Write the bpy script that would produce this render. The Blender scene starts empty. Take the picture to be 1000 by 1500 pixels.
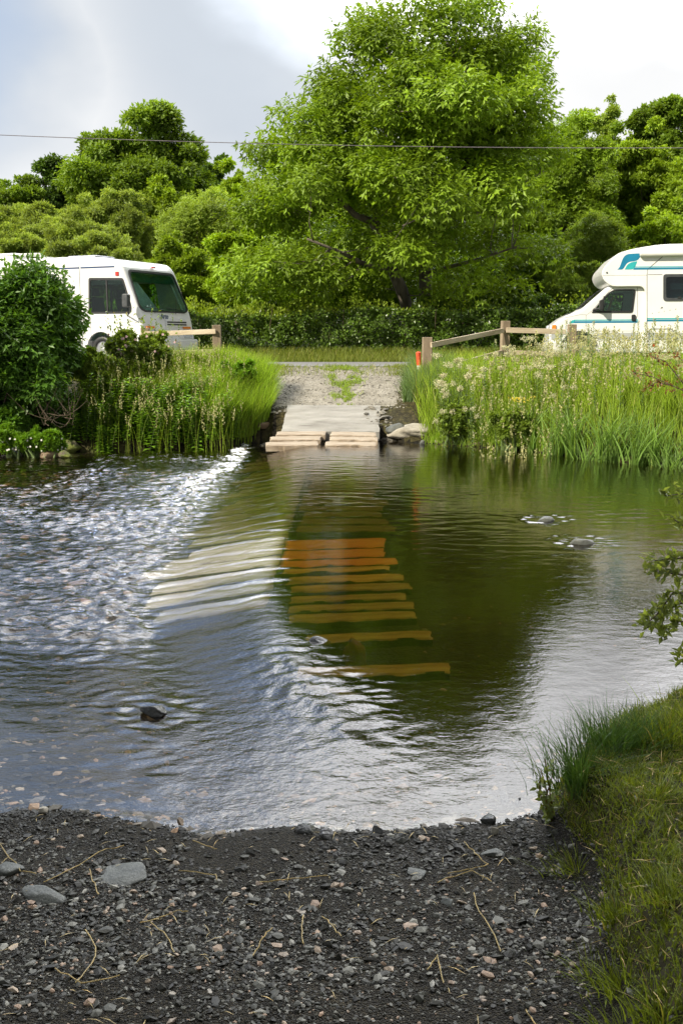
import bpy, bmesh, math, random
import numpy as np
from mathutils import Vector, Matrix, Euler
R = math.radians
rng = np.random.default_rng(7)
random.seed(7)
SC = bpy.context.scene
COL = SC.collection

# ------------------------------------------------------------------ camera
EYE = 1.8
FPX = 1458.0
PITCH = math.atan((750-495)/FPX)
cd = bpy.data.cameras.new('camera'); cam = bpy.data.objects.new('camera', cd); COL.objects.link(cam)
cam.location = (0, 0, EYE); cam.rotation_euler = (math.pi/2-PITCH, 0, 0)
cd.sensor_fit = 'VERTICAL'; cd.sensor_height = 36; cd.lens = 36*FPX/1500
cd.clip_start = 0.05; cd.clip_end = 2000
SC.camera = cam
CP, SP = math.cos(PITCH), math.sin(PITCH)

def ray(px, py):
    u = (px-500)/FPX; v = (750-py)/FPX
    return Vector((u, CP+v*SP, -SP+v*CP))
def P(px, py, D):
    r = ray(px, py); s = D/r.y
    return Vector((r.x*s, D, EYE+r.z*s))
def PG(px, py, z=0.0):
    r = ray(px, py); s = (z-EYE)/r.z
    return Vector((r.x*s, r.y*s, z))

# ------------------------------------------------------------------ light
SUN = Vector((-0.62, -0.47, 0.60)).normalized()
sl = bpy.data.lights.new('sun', 'SUN'); sl.energy = 5.0; sl.angle = R(0.55); sl.color = (1.0, 0.91, 0.74)
so = bpy.data.objects.new('sun', sl); COL.objects.link(so)
so.rotation_euler = SUN.to_track_quat('Z', 'Y').to_euler(); so.location = (-20, -20, 30)
W = bpy.data.worlds.new('World'); SC.world = W; W.use_nodes = True
SC.view_settings.view_transform = 'Standard'; SC.view_settings.look = 'None'
SC.view_settings.exposure = 0.55; SC.view_settings.gamma = 1.0

def build_world():
    nt = W.node_tree; N = nt.nodes; L = nt.links; N.clear()
    out = N.new('ShaderNodeOutputWorld'); bg = N.new('ShaderNodeBackground'); bg.inputs['Strength'].default_value = 0.10
    sky = N.new('ShaderNodeTexSky'); sky.sky_type = 'NISHITA'; sky.sun_disc = False
    sky.sun_elevation = math.asin(SUN.z); sky.sun_rotation = math.atan2(SUN.x, SUN.y)
    sky.air_density = 1.0; sky.dust_density = 0.6; sky.ozone_density = 2.0
    tc = N.new('ShaderNodeTexCoord')
    nz = N.new('ShaderNodeTexNoise'); nz.inputs['Scale'].default_value = 3.2; nz.inputs['Detail'].default_value = 5; nz.inputs['Roughness'].default_value = 0.5
    mp = N.new('ShaderNodeMapping'); mp.inputs['Scale'].default_value = (1.0, 1.0, 1.7)
    L.new(tc.outputs['Generated'], mp.inputs[0]); L.new(mp.outputs[0], nz.inputs[0])
    def math_(op, a, b=None, c=None):
        m = N.new('ShaderNodeMath'); m.operation = op
        for i, v in enumerate((a, b, c)):
            if v is None: continue
            if isinstance(v, (int, float)): m.inputs[i].default_value = v
            else: L.new(v, m.inputs[i])
        return m.outputs[0]
    # direction warped by noise, then soft lobes where the blue shows and where cloud is greyer
    sub = N.new('ShaderNodeVectorMath'); sub.operation = 'SUBTRACT'; L.new(nz.outputs['Color'], sub.inputs[0]); sub.inputs[1].default_value = (.5, .5, .5)
    sc_ = N.new('ShaderNodeVectorMath'); sc_.operation = 'SCALE'; L.new(sub.outputs[0], sc_.inputs[0]); sc_.inputs['Scale'].default_value = 0.22
    ad = N.new('ShaderNodeVectorMath'); ad.operation = 'ADD'; L.new(tc.outputs['Generated'], ad.inputs[0]); L.new(sc_.outputs[0], ad.inputs[1])
    nm = N.new('ShaderNodeVectorMath'); nm.operation = 'NORMALIZE'; L.new(ad.outputs[0], nm.inputs[0])
    def lobe(d, inner, outer):
        d = Vector(d).normalized()
        dp = N.new('ShaderNodeVectorMath'); dp.operation = 'DOT_PRODUCT'; L.new(nm.outputs[0], dp.inputs[0]); dp.inputs[1].default_value = d
        mr = N.new('ShaderNodeMapRange'); mr.interpolation_type = 'SMOOTHSTEP'
        mr.inputs['From Min'].default_value = math.cos(R(outer)); mr.inputs['From Max'].default_value = math.cos(R(inner))
        L.new(dp.outputs['Value'], mr.inputs['Value']); return mr.outputs[0]
    def dirn(az, el): return (math.sin(R(az))*math.cos(R(el)), math.cos(R(az))*math.cos(R(el)), math.sin(R(el)))
    grey = math_('MAXIMUM', lobe(dirn(-6, 15), 1, 11), lobe(dirn(-21, 15), 1, 10))
    blue = math_('MAXIMUM', lobe(dirn(-18, 27), 3, 12), math_('MULTIPLY', lobe(dirn(-23, 15), 0, 8), .45))
    blue = math_('MAXIMUM', blue, lobe(dirn(-34, 30), 3, 13))
    blue = math_('MAXIMUM', blue, math_('MULTIPLY', lobe(dirn(-120, 50), 5, 45), .5))
    fine = math_('MULTIPLY_ADD', nz.outputs['Fac'], 1.2, 0.35)
    greym = math_('MULTIPLY', grey, 0.95)
    cl = N.new('ShaderNodeMixRGB'); cl.inputs[1].default_value = (7.0, 7.0, 6.95, 1); cl.inputs[2].default_value = (4.3, 4.7, 5.2, 1)
    L.new(greym, cl.inputs[0])
    mul = N.new('ShaderNodeMixRGB'); mul.blend_type = 'MULTIPLY'; mul.inputs[0].default_value = 0.6
    L.new(cl.outputs[0], mul.inputs[1])
    cr = N.new('ShaderNodeMixRGB'); L.new(nz.outputs['Fac'], cr.inputs[0]); cr.inputs[1].default_value = (.7, .73, .78, 1); cr.inputs[2].default_value = (1.3, 1.28, 1.25, 1)
    L.new(cr.outputs[0], mul.inputs[2])
    mx = N.new('ShaderNodeMixRGB'); L.new(math_('MULTIPLY', blue, 0.9), mx.inputs[0]); L.new(mul.outputs[0], mx.inputs[1])
    hz = N.new('ShaderNodeMixRGB'); hz.inputs[0].default_value = .55; L.new(sky.outputs[0], hz.inputs[1]); hz.inputs[2].default_value = (3.0, 4.4, 7.0, 1)
    L.new(hz.outputs[0], mx.inputs[2])
    # the cloud is thinner and brighter higher up
    up = N.new('ShaderNodeMixRGB'); up.blend_type = 'MULTIPLY'; up.inputs[2].default_value = (7.8, 7.8, 7.9, 1)
    hi = math_('MAXIMUM', lobe(dirn(2, 42), 8, 29), math_('MAXIMUM', math_('MULTIPLY', lobe(dirn(-28, 41), 6, 27), .42), lobe(dirn(28, 42), 8, 29)))
    L.new(math_('MULTIPLY', hi, math_('MULTIPLY_ADD', blue, -.45, 1.0)), up.inputs[0]); L.new(mx.outputs[0], up.inputs[1])
    bk = N.new('ShaderNodeMixRGB'); bk.blend_type = 'MULTIPLY'; bk.inputs[2].default_value = (.50, .51, .53, 1)
    L.new(lobe(dirn(180, 35), 40, 105), bk.inputs[0]); L.new(up.outputs[0], bk.inputs[1])
    L.new(bk.outputs[0], bg.inputs['Color']); L.new(bg.outputs[0], out.inputs[0])
build_world()

# ------------------------------------------------------------------ helpers
def tag(o, label=None, cat=None, group=None, kind=None):
    if label: o['label'] = label
    if cat: o['category'] = cat
    if group: o['group'] = group
    if kind: o['kind'] = kind
    return o
def empty(name, loc=(0, 0, 0), rot=(0, 0, 0), scale=1):
    o = bpy.data.objects.new(name, None); COL.objects.link(o); o.location = loc; o.rotation_euler = rot
    o.scale = (scale,)*3; o.empty_display_size = 0.1
    return o
def mk(name, V, F, mats, parent=None, midx=None, smooth=False, rnd=None, fattr=None):
    """V (n,3); F list of (m,k) int arrays; mats list"""
    V = np.asarray(V, dtype=np.float32)
    if not isinstance(F, list): F = [F]
    F = [np.asarray(f, dtype=np.int32) for f in F if len(f)]
    me = bpy.data.meshes.new(name)
    me.vertices.add(len(V)); me.vertices.foreach_set('co', V.ravel())
    nl = sum(f.size for f in F); nf = sum(len(f) for f in F)
    me.loops.add(nl); me.polygons.add(nf)
    me.loops.foreach_set('vertex_index', np.concatenate([f.ravel() for f in F]))
    tot = np.concatenate([np.full(len(f), f.shape[1], dtype=np.int32) for f in F])
    st = np.concatenate([[0], np.cumsum(tot)[:-1]]).astype(np.int32)
    me.polygons.foreach_set('loop_start', st)
    if not isinstance(mats, (list, tuple)): mats = [mats]
    for m in mats: me.materials.append(m)
    if midx is not None: me.polygons.foreach_set('material_index', np.asarray(midx, dtype=np.int32))
    me.polygons.foreach_set('use_smooth', np.full(nf, bool(smooth)))
    me.update(calc_edges=True)
    if rnd is not None:
        a = me.attributes.new('rnd', 'FLOAT', 'FACE'); a.data.foreach_set('value', np.asarray(rnd, dtype=np.float32))
    if fattr:
        for k, v in fattr.items():
            a = me.attributes.new(k, 'FLOAT', 'POINT'); a.data.foreach_set('value', np.asarray(v, dtype=np.float32))
    o = bpy.data.objects.new(name, me); COL.objects.link(o)
    if parent: o.parent = parent
    return o
def mkbm(name, bm, mat, parent=None, smooth=False):
    me = bpy.data.meshes.new(name); bm.to_mesh(me); bm.free()
    for m in (mat if isinstance(mat, (list, tuple)) else [mat]): me.materials.append(m)
    if smooth:
        for p in me.polygons: p.use_smooth = True
    o = bpy.data.objects.new(name, me); COL.objects.link(o)
    if parent: o.parent = parent
    return o
class MB:
    """collects geometry"""
    def __init__(s): s.V = []; s.Q = []; s.T = []; s.n = 0; s.rq = []; s.rt = []; s.mq = []; s.mt = []
    def add(s, V, Q=None, T=None, rq=None, rt=None, m=0):
        V = np.asarray(V, dtype=np.float32)
        if Q is not None and len(Q):
            Q = np.asarray(Q); s.Q.append(Q+s.n); s.rq.append(rng.random(len(Q)) if rq is None else rq); s.mq.append(np.full(len(Q), m))
        if T is not None and len(T):
            T = np.asarray(T); s.T.append(T+s.n); s.rt.append(rng.random(len(T)) if rt is None else rt); s.mt.append(np.full(len(T), m))
        s.V.append(V); s.n += len(V)
    def build(s, name, mats, parent=None, smooth=False):
        V = np.concatenate(s.V); F = []; r = []; m = []
        if s.Q: F.append(np.concatenate(s.Q)); r += s.rq; m += s.mq
        if s.T: F.append(np.concatenate(s.T)); r += s.rt; m += s.mt
        return mk(name, V, F, mats, parent, midx=np.concatenate(m), smooth=smooth, rnd=np.concatenate(r))
def vnorm(a): return a/np.maximum(np.linalg.norm(a, axis=-1, keepdims=True), 1e-9)
def sstep(x, a=0., b=1.):
    t = np.clip((np.asarray(x, dtype=float)-a)/(b-a), 0, 1); return t*t*(3-2*t)
_perm = np.random.default_rng(3).permutation(512)
_ga = np.random.default_rng(4).random(512)*2*np.pi
def pn(x, y, seed=0):
    x = np.asarray(x, dtype=float)+seed*17.31; y = np.asarray(y, dtype=float)+seed*9.77
    xi = np.floor(x).astype(int); yi = np.floor(y).astype(int); xf = x-xi; yf = y-yi
    def g(ix, iy, dx, dy):
        h = _ga[_perm[(_perm[ix & 511]+iy) & 511]]
        return np.cos(h)*dx+np.sin(h)*dy
    u = xf*xf*xf*(xf*(xf*6-15)+10); v = yf*yf*yf*(yf*(yf*6-15)+10)
    a = g(xi, yi, xf, yf); b = g(xi+1, yi, xf-1, yf); c = g(xi, yi+1, xf, yf-1); d = g(xi+1, yi+1, xf-1, yf-1)
    return ((a*(1-u)+b*u)*(1-v)+(c*(1-u)+d*u)*v)*1.5
def fbm(x, y, o=4, seed=0):
    s = 0; a = 1
    for i in range(o): s = s+a*pn(x*2**i, y*2**i, seed+i); a *= .5
    return s
def pn3(p, seed=0):
    return (pn(p[:, 0]+p[:, 2]*.7, p[:, 1]-p[:, 2]*.4, seed)+pn(p[:, 1]+5, p[:, 2]+p[:, 0]*.3, seed+5)+pn(p[:, 2]-3, p[:, 0]+p[:, 1]*.2, seed+9))/2

# ------------------------------------------------------------------ materials
def newmat(name):
    m = bpy.data.materials.new(name); m.use_nodes = True; nt = m.node_tree
    b = nt.nodes['Principled BSDF']; return m, nt, b, nt.nodes['Material Output']
def ramp(nt, fac, stops):
    r = nt.nodes.new('ShaderNodeValToRGB'); e = r.color_ramp.elements
    while len(e) < len(stops): e.new(0.5)
    for k, (p, c) in enumerate(stops): e[k].position = p; e[k].color = (*c, 1)
    nt.links.new(fac, r.inputs[0]); return r.outputs[0]
def noise(nt, scale, detail=4, rough=.55, coord='Object', mscale=None):
    tc = nt.nodes.new('ShaderNodeTexCoord'); n = nt.nodes.new('ShaderNodeTexNoise')
    n.inputs['Scale'].default_value = scale; n.inputs['Detail'].default_value = detail; n.inputs['Roughness'].default_value = rough
    src = tc.outputs[coord]
    if mscale:
        mp = nt.nodes.new('ShaderNodeMapping'); mp.inputs['Scale'].default_value = mscale; nt.links.new(src, mp.inputs[0]); src = mp.outputs[0]
    nt.links.new(src, n.inputs[0]); return n.outputs['Fac']
def surf(name, stops, scale=5, rough=.6, bump=0., bscale=None, detail=4, metal=0, mscale=None, spec=.5, coat=0):
    m, nt, b, out = newmat(name)
    f = noise(nt, scale, detail, .6, mscale=mscale)
    nt.links.new(ramp(nt, f, stops), b.inputs['Base Color'])
    b.inputs['Roughness'].default_value = rough; b.inputs['Metallic'].default_value = metal
    b.inputs['Specular IOR Level'].default_value = spec; b.inputs['Coat Weight'].default_value = coat
    if bump:
        f2 = noise(nt, bscale or scale*3, 5, .6, mscale=mscale)
        bp = nt.nodes.new('ShaderNodeBump'); bp.inputs['Strength'].default_value = bump; bp.inputs['Distance'].default_value = .02
        nt.links.new(f2, bp.inputs['Height']); nt.links.new(bp.outputs[0], b.inputs['Normal'])
    return m
def two(c, k=.75, lo=.35, hi=.65):
    return [(lo, tuple(x*k for x in c)), (hi, tuple(min(1, x*(2-k)) for x in c))]
def leafmat(name, stops, trans=.35, rough=.5, tcol=None, spec=.3):
    m, nt, b, out = newmat(name)
    at = nt.nodes.new('ShaderNodeAttribute'); at.attribute_name = 'rnd'
    c = ramp(nt, at.outputs['Fac'], stops)
    nt.links.new(c, b.inputs['Base Color']); b.inputs['Roughness'].default_value = rough; b.inputs['Specular IOR Level'].default_value = spec
    tr = nt.nodes.new('ShaderNodeBsdfTranslucent'); mul = nt.nodes.new('ShaderNodeMixRGB'); mul.blend_type = 'MULTIPLY'; mul.inputs[0].default_value = 1
    nt.links.new(c, mul.inputs[1]); mul.inputs[2].default_value = (*(tcol or (1.9, 1.8, .7)), 1); nt.links.new(mul.outputs[0], tr.inputs['Color'])
    mx = nt.nodes.new('ShaderNodeMixShader'); mx.inputs[0].default_value = trans
    nt.links.new(b.outputs[0], mx.inputs[1]); nt.links.new(tr.outputs[0], mx.inputs[2]); nt.links.new(mx.outputs[0], out.inputs[0])
    return m
def lstops(c, var=.4, dry=None):
    c = np.array(c)
    s = [(0, tuple(c*(1-var))), (.5, tuple(c)), (.93, tuple(c*(1+var)))]
    s.append((1, tuple(dry) if dry is not None else tuple(c*(1+var)*np.array([1.2, 1.05, .9]))))
    return s
M = {}
M['ash'] = leafmat('ash_leaf', lstops((.17, .265, .016), .6), .28)
M['oak'] = leafmat('oak_leaf', lstops((.14, .22, .022), .45), .36)
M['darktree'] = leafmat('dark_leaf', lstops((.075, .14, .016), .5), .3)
M['willow'] = leafmat('willow_leaf', lstops((.22, .29, .06), .5), .36)
M['pale'] = leafmat('pale_leaf', lstops((.24, .33, .05)), .32)
M['bright'] = leafmat('bright_leaf', lstops((.22, .33, .018)), .32)
M['hazel'] = leafmat('hazel_leaf', lstops((.19, .28, .02)), .32)
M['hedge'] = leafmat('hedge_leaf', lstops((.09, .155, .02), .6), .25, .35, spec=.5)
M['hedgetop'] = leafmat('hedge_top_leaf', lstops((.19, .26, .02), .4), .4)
M['shrub'] = leafmat('shrub_leaf', lstops((.08, .17, .022), .5), .3, .4)
M['bramble'] = leafmat('bramble_leaf', lstops((.15, .22, .03), .55, (.2, .13, .05)), .3)
M['nettle'] = leafmat('nettle_leaf', lstops((.13, .25, .02), .45), .38)
M['grass'] = leafmat('grass_blade', lstops((.20, .29, .03), .45, (.40, .36, .14)), .38)
M['grassbright'] = leafmat('grass_blade_bright', lstops((.20, .31, .03), .5, (.38, .36, .14)), .42)
M['greygrass'] = leafmat('grass_blade_grey', lstops((.12, .19, .07), .4, (.3, .3, .15)), .35)
M['reed'] = leafmat('reed_blade', lstops((.13, .22, .045), .45, (.40, .38, .15)), .35)
M['rush'] = leafmat('rush_blade', lstops((.06, .12, .025), .45, (.12, .14, .05)), .2)
M['turf'] = leafmat('turf_blade', lstops((.12, .155, .016), .6, (.25, .18, .07)), .35)
M['seed'] = leafmat('seed_head', lstops((.34, .34, .15), .3), .3, tcol=(1.2, 1.1, .9))
M['cream'] = leafmat('cream_blossom', lstops((.50, .49, .30), .2), .25, tcol=(1.1, 1.05, .9))
M['white'] = leafmat('white_blossom', lstops((.75, .75, .68), .1), .25, tcol=(1, 1, 1))
M['yellow'] = leafmat('yellow_blossom', lstops((.65, .50, .03), .2), .25, tcol=(1.1, 1, .9))
M['pink'] = leafmat('pink_blossom', lstops((.6, .42, .42), .15), .25, tcol=(1.1, 1, .9))
M['redleaf'] = leafmat('red_leaf', lstops((.16, .09, .03), .5), .3, tcol=(1.5, 1, .6))
M['sallow'] = leafmat('sallow_leaf', lstops((.16, .20, .055), .35, (.32, .33, .12)), .4, .4)
M['straw'] = leafmat('straw', lstops((.42, .32, .13), .3), .2, tcol=(1.1, 1, .8))
M['bark'] = surf('bark', [(.3, (.035, .028, .02)), (.7, (.11, .09, .065))], 6, .9, .6, 25, mscale=(1, 1, .3))
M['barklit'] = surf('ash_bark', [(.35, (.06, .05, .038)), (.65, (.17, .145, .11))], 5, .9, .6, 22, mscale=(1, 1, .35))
M['stem'] = surf('green_stem', two((.10, .15, .04)), 8, .6)
M['twig'] = surf('twig', two((.09, .065, .04)), 8, .8)
M['timber'] = surf('weathered_timber', [(.3, (.15, .11, .075)), (.55, (.30, .235, .16)), (.75, (.40, .33, .24))], 4, .85, .4, 30, mscale=(1, 1, .25))
M['rail'] = surf('rail_timber', [(.3, (.30, .22, .14)), (.5, (.48, .39, .28)), (.7, (.60, .52, .40))], 3, .8, .3, 30, mscale=(.4, 1, 2))
M['van'] = surf('van_paint', [(.3, (.70, .71, .70)), (.7, (.80, .80, .78))], 1.5, .28, coat=.4)
M['vandirt'] = surf('van_lower_panel', [(.3, (.34, .36, .36)), (.7, (.42, .43, .43))], 3, .4)
M['plasticw'] = surf('white_plastic', two((.62, .62, .58), .92), 4, .5)
M['black'] = surf('black_rubber', two((.018, .019, .02)), 20, .5)
M['darkgrey'] = surf('dark_plastic', two((.05, .055, .06)), 12, .5)
M['seatm'] = surf('seat_fabric', two((.055, .06, .07)), 30, .95)
M['navy'] = surf('navy_stripe', two((.015, .045, .13), .9), 5, .4)
M['blue'] = surf('blue_stripe', two((.01, .19, .33), .92), 5, .35)
M['teal'] = surf('teal_stripe', two((.03, .38, .40), .92), 5, .35)
M['orange'] = surf('orange_lens', two((.75, .22, .02), .9), 20, .2)
M['redl'] = surf('red_lens', two((.45, .04, .03), .9), 20, .25)
M['stakered'] = surf('red_paint', two((.62, .07, .02), .8), 12, .6)
M['stakewhite'] = surf('white_paint', two((.6, .6, .55), .8), 12, .7)
M['chrome'] = surf('metal_rim', two((.45, .46, .47), .85), 10, .35, metal=.8)
M['lens'] = surf('headlamp_lens', two((.55, .58, .6), .9), 10, .12)
M['wood'] = surf('varnished_wood', two((.42, .20, .06), .8), 6, .5, mscale=(1, 1, 5))
M['curtain'] = surf('curtain_cloth', two((.60, .62, .66), .85), 8, .9, .4, 20)
M['wire'] = surf('cable', two((.16, .14, .15)), 10, .6)
M['asphalt'] = surf('asphalt', [(.35, (.19, .19, .20)), (.65, (.27, .27, .28))], 40, .9, .3, 80)
M['moss'] = surf('mossy_stone', [(.40, (.10, .08, .055)), (.52, (.09, .115, .02)), (.7, (.17, .19, .03))], 9, .8, .6, 30)
M['rockbrown'] = surf('brown_boulder', [(.3, (.09, .06, .035)), (.6, (.22, .16, .10)), (.75, (.30, .25, .17))], 7, .6, .5, 30)
M['rockgrey'] = surf('grey_slate_stone', [(.3, (.045, .05, .045)), (.7, (.11, .115, .10))], 9, .6, .5, 30)
M['rockwet_gapshade'] = surf('wet_stone_gap_shade', [(.3, (.012, .013, .012)), (.7, (.05, .05, .045))], 14, .18, .5, 40)  # wet stones; also the painted gap shade on submerged plank sides
M['rockpale'] = surf('pale_flat_boulder', [(.3, (.20, .18, .14)), (.7, (.40, .37, .30))], 5, .85, .6, 24)
M['concrete'] = surf('worn_concrete', [(.25, (.12, .11, .09)), (.45, (.24, .23, .205)), (.75, (.34, .33, .30))], 3.0, .85, .4, 50, mscale=(.35, 2.0, 1))
M['plankpale'] = surf('bleached_plank', [(.25, (.17, .12, .07)), (.5, (.32, .26, .19)), (.75, (.42, .37, .30))], 5, .8, .4, 30, mscale=(.3, 3, 1))
M['plankwet'] = surf('algae_covered_plank', [(.25, (.12, .09, .02)), (.5, (.44, .34, .06)), (.75, (.60, .54, .16))], 7, .6, .6, 45, mscale=(.5, 1.5, 1))
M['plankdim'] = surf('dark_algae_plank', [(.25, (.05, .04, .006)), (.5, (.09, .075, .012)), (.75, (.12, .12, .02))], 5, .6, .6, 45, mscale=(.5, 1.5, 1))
M['plankgrey'] = surf('scoured_plank', [(.25, (.09, .06, .03)), (.5, (.21, .19, .15)), (.8, (.33, .31, .27))], 5, .6, .6, 45, mscale=(.4, 2, 1))
M['plankorange'] = surf('rusty_orange_plank', [(.25, (.20, .08, .015)), (.45, (.60, .24, .035)), (.75, (.68, .36, .07))], 7, .6, .6, 45, mscale=(.5, 1.5, 1))
M['redbrick'] = surf('red_stone', two((.30, .09, .05)), 12, .6, .3)

def schlick(nt, r0, power, normal=None):
    lw = nt.nodes.new('ShaderNodeLayerWeight'); lw.inputs['Blend'].default_value = .5
    if normal: nt.links.new(normal, lw.inputs['Normal'])
    p = nt.nodes.new('ShaderNodeMath'); p.operation = 'POWER'; nt.links.new(lw.outputs['Facing'], p.inputs[0]); p.inputs[1].default_value = power
    m = nt.nodes.new('ShaderNodeMath'); m.operation = 'MULTIPLY_ADD'; nt.links.new(p.outputs[0], m.inputs[0]); m.inputs[1].default_value = 1-r0; m.inputs[2].default_value = r0
    return m
def glassmat(name, tint, fres=1.5, rough=.02):
    m, nt, b, out = newmat(name); nt.nodes.remove(b)
    fr = schlick(nt, .05, 5)
    t = nt.nodes.new('ShaderNodeBsdfTransparent'); t.inputs[0].default_value = (*tint, 1)
    g = nt.nodes.new('ShaderNodeBsdfGlossy'); g.inputs['Roughness'].default_value = rough
    mx = nt.nodes.new('ShaderNodeMixShader'); nt.links.new(fr.outputs[0], mx.inputs[0]); nt.links.new(t.outputs[0], mx.inputs[1]); nt.links.new(g.outputs[0], mx.inputs[2])
    nt.links.new(mx.outputs[0], out.inputs[0]); return m
M['glass'] = glassmat('vehicle_glass', (.62, .74, .68))
M['glassdark'] = glassmat('tinted_vehicle_glass', (.35, .45, .46))
M['plasticclear'] = glassmat('clear_film', (.8, .82, .85), 1.7, .2)

def stonemat(name, stops, rough=.6):
    m, nt, b, out = newmat(name)
    at = nt.nodes.new('ShaderNodeAttribute'); at.attribute_name = 'rnd'
    c = ramp(nt, at.outputs['Fac'], stops)
    f = noise(nt, 90, 3)
    mul = nt.nodes.new('ShaderNodeMixRGB'); mul.blend_type = 'MULTIPLY'; mul.inputs[0].default_value = .7
    nt.links.new(c, mul.inputs[1]); nt.links.new(ramp(nt, f, [(.3, (.55, .55, .55)), (.7, (1.2, 1.2, 1.2))]), mul.inputs[2])
    nt.links.new(mul.outputs[0], b.inputs['Base Color']); b.inputs['Roughness'].default_value = rough; b.inputs['Specular IOR Level'].default_value = .22
    return m
M['gravel'] = stonemat('gravel_chips', [(0, (.011, .0105, .007)), (.4, (.029, .028, .021)), (.68, (.064, .064, .051)), (.88, (.16, .157, .13)), (.94, (.27, .26, .22)), (.965, (.30, .19, .12)), (1, (.38, .30, .22))], .5)
M['bedstone'] = stonemat('river_bed_pebbles', [(0, (.03, .027, .02)), (.5, (.08, .07, .05)), (.75, (.20, .17, .13)), (.93, (.40, .26, .16)), (1, (.55, .48, .40))], .6)
M['trackstone'] = stonemat('track_chippings', [(0, (.15, .14, .12)), (.5, (.26, .245, .21)), (1, (.42, .40, .35))], .8)

def groundmat(name, stops, scale, bscale, bump=.6, rough=.85, dist=.02, stops2=None):
    m, nt, b, out = newmat(name)
    c = ramp(nt, noise(nt, scale, 6, .65), stops)
    tc = nt.nodes.new('ShaderNodeTexCoord'); vo = nt.nodes.new('ShaderNodeTexVoronoi'); vo.inputs['Scale'].default_value = bscale
    nt.links.new(tc.outputs['Object'], vo.inputs['Vector'])
    mul = nt.nodes.new('ShaderNodeMixRGB'); mul.blend_type = 'MULTIPLY'; mul.inputs[0].default_value = .8
    nt.links.new(c, mul.inputs[1])
    bw = nt.nodes.new('ShaderNodeSeparateColor'); nt.links.new(vo.outputs['Color'], bw.inputs[0])
    nt.links.new(ramp(nt, bw.outputs[0], stops2 or [(0, (.45, .45, .45)), (.7, (1, 1, 1)), (1, (1.8, 1.75, 1.6))]), mul.inputs[2])
    nt.links.new(mul.outputs[0], b.inputs['Base Color']); b.inputs['Roughness'].default_value = rough; b.inputs['Specular IOR Level'].default_value = .15
    bp = nt.nodes.new('ShaderNodeBump'); bp.inputs['Strength'].default_value = bump; bp.inputs['Distance'].default_value = dist; bp.invert = True
    nt.links.new(vo.outputs['Distance'], bp.inputs['Height'])
    nt.links.new(bp.outputs[0], b.inputs['Normal']); return m
M['g_gravel'] = groundmat('dark_river_grit', [(.3, (.012, .0102, .0066)), (.6, (.026, .022, .0145)), (.8, (.05, .042, .027))], 5, 170, 1.0, .6, .012, [(0, (.5, .5, .5)), (.7, (1, 1, 1)), (1, (3.0, 2.9, 2.6))])
M['g_bed'] = groundmat('river_bed', [(.3, (.006, .005, .003)), (.55, (.013, .011, .006)), (.8, (.022, .018, .010))], 3, 30, .6, .7, .03)
M['g_soil'] = groundmat('bank_soil', [(.3, (.03, .024, .014)), (.6, (.05, .045, .018)), (.8, (.055, .075, .02))], 4, 25, .5)
M['g_track'] = groundmat('gravel_track', [(.3, (.18, .165, .13)), (.55, (.27, .25, .21)), (.8, (.35, .33, .285))], 3, 60, .5, .9, .01, [(0, (.75, .75, .75)), (.7, (1, 1, 1)), (1, (1.3, 1.3, 1.25))])
M['g_verge'] = groundmat('verge_grass', [(.3, (.08, .11, .02)), (.55, (.14, .18, .03)), (.8, (.26, .25, .10))], 6, 20, .5)
M['g_hill'] = groundmat('wooded_hillside', [(.3, (.03, .05, .01)), (.7, (.07, .10, .02))], 1, 8, .5)

# ------------------------------------------------------------------ terrain
_n = [PG(px, py, z) for px, py, z in ((0, 1192, -.03), (110, 1196, -.03), (200, 1222, -.02), (330, 1228, -.01), (400, 1212, 0), (500, 1222, 0), (600, 1226, 0), (700, 1212, 0), (790, 1196, 0))]
nearX = np.array([-12, -4, -2.2]+[p.x for p in _n]+[.98, 1.35, 2.0, 4, 12]); nearY = np.array([4.9, 4.3, 3.95]+[p.y for p in _n]+[3.9, 4.15, 4.5, 5.4, 7.0])
_f = [PG(px, py, z) for px, py, z in ((0, 647, 0), (150, 650, 0), (300, 645, 0), (390, 639, 0), (575, 645, 0), (650, 652, 0), (720, 656, 0), (800, 664, 0), (880, 674, 0), (1000, 682, 0))]
farX = np.array([-14, -9]+[p.x for p in _f]+[7, 12]); farY = np.array([16, 16.2]+[p.y for p in _f]+[13.2, 12.5])
print('near', [(round(a, 2), round(b, 2)) for a, b in zip(nearX, nearY)]); print('far', [(round(a, 2), round(b, 2)) for a, b in zip(farX, farY)])
def yn(x): return np.interp(x, nearX, nearY)+.05*pn(x*2.3, x*0+1, 3)+.03*pn(x*7, x*0+1, 4)
def yf(x): return np.interp(x, farX, farY)+.12*pn(x*1.7, x*0+2, 5)
def crest(y): return np.interp(y, [3.5, 4.6, 5.4, 6.2, 7.0, 18], [.35, .10, -.18, -.38, -.45, -.45])
def level(x, y):
    c = crest(y); w = np.interp(y, [3.5, 5, 6.4, 7.2, 18], [1.0, .8, .9, 1.15, 1.15])
    t = np.clip((c-x)/w, 0, 1)
    drop = np.interp(y, [3.4, 4.5, 6.3, 18], [.02, .06, .15, .15])
    return -drop*(t*t*(3-2*t))
def bankmask(x, y):     # the grassy near right bank
    ex = np.interp(y, [-2, 1.5, 2.3, 3.0, 3.6, 3.9, 4.2, 4.6, 6], [.50, .60, .66, .74, .78, .95, 1.3, 2.2, 5])+.05*pn(x*0+1, y*3, 8)
    return sstep(x-ex, 0, .22)
def trackw(x, y):
    c = np.interp(y, [17, 18.7, 22], [-.28, -.14, -.06]); hw = np.interp(y, [17, 18.6, 22.2], [.95, 1.0, 1.38])
    return 1-sstep(np.abs(x-c)-hw, 0, .55)
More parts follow.
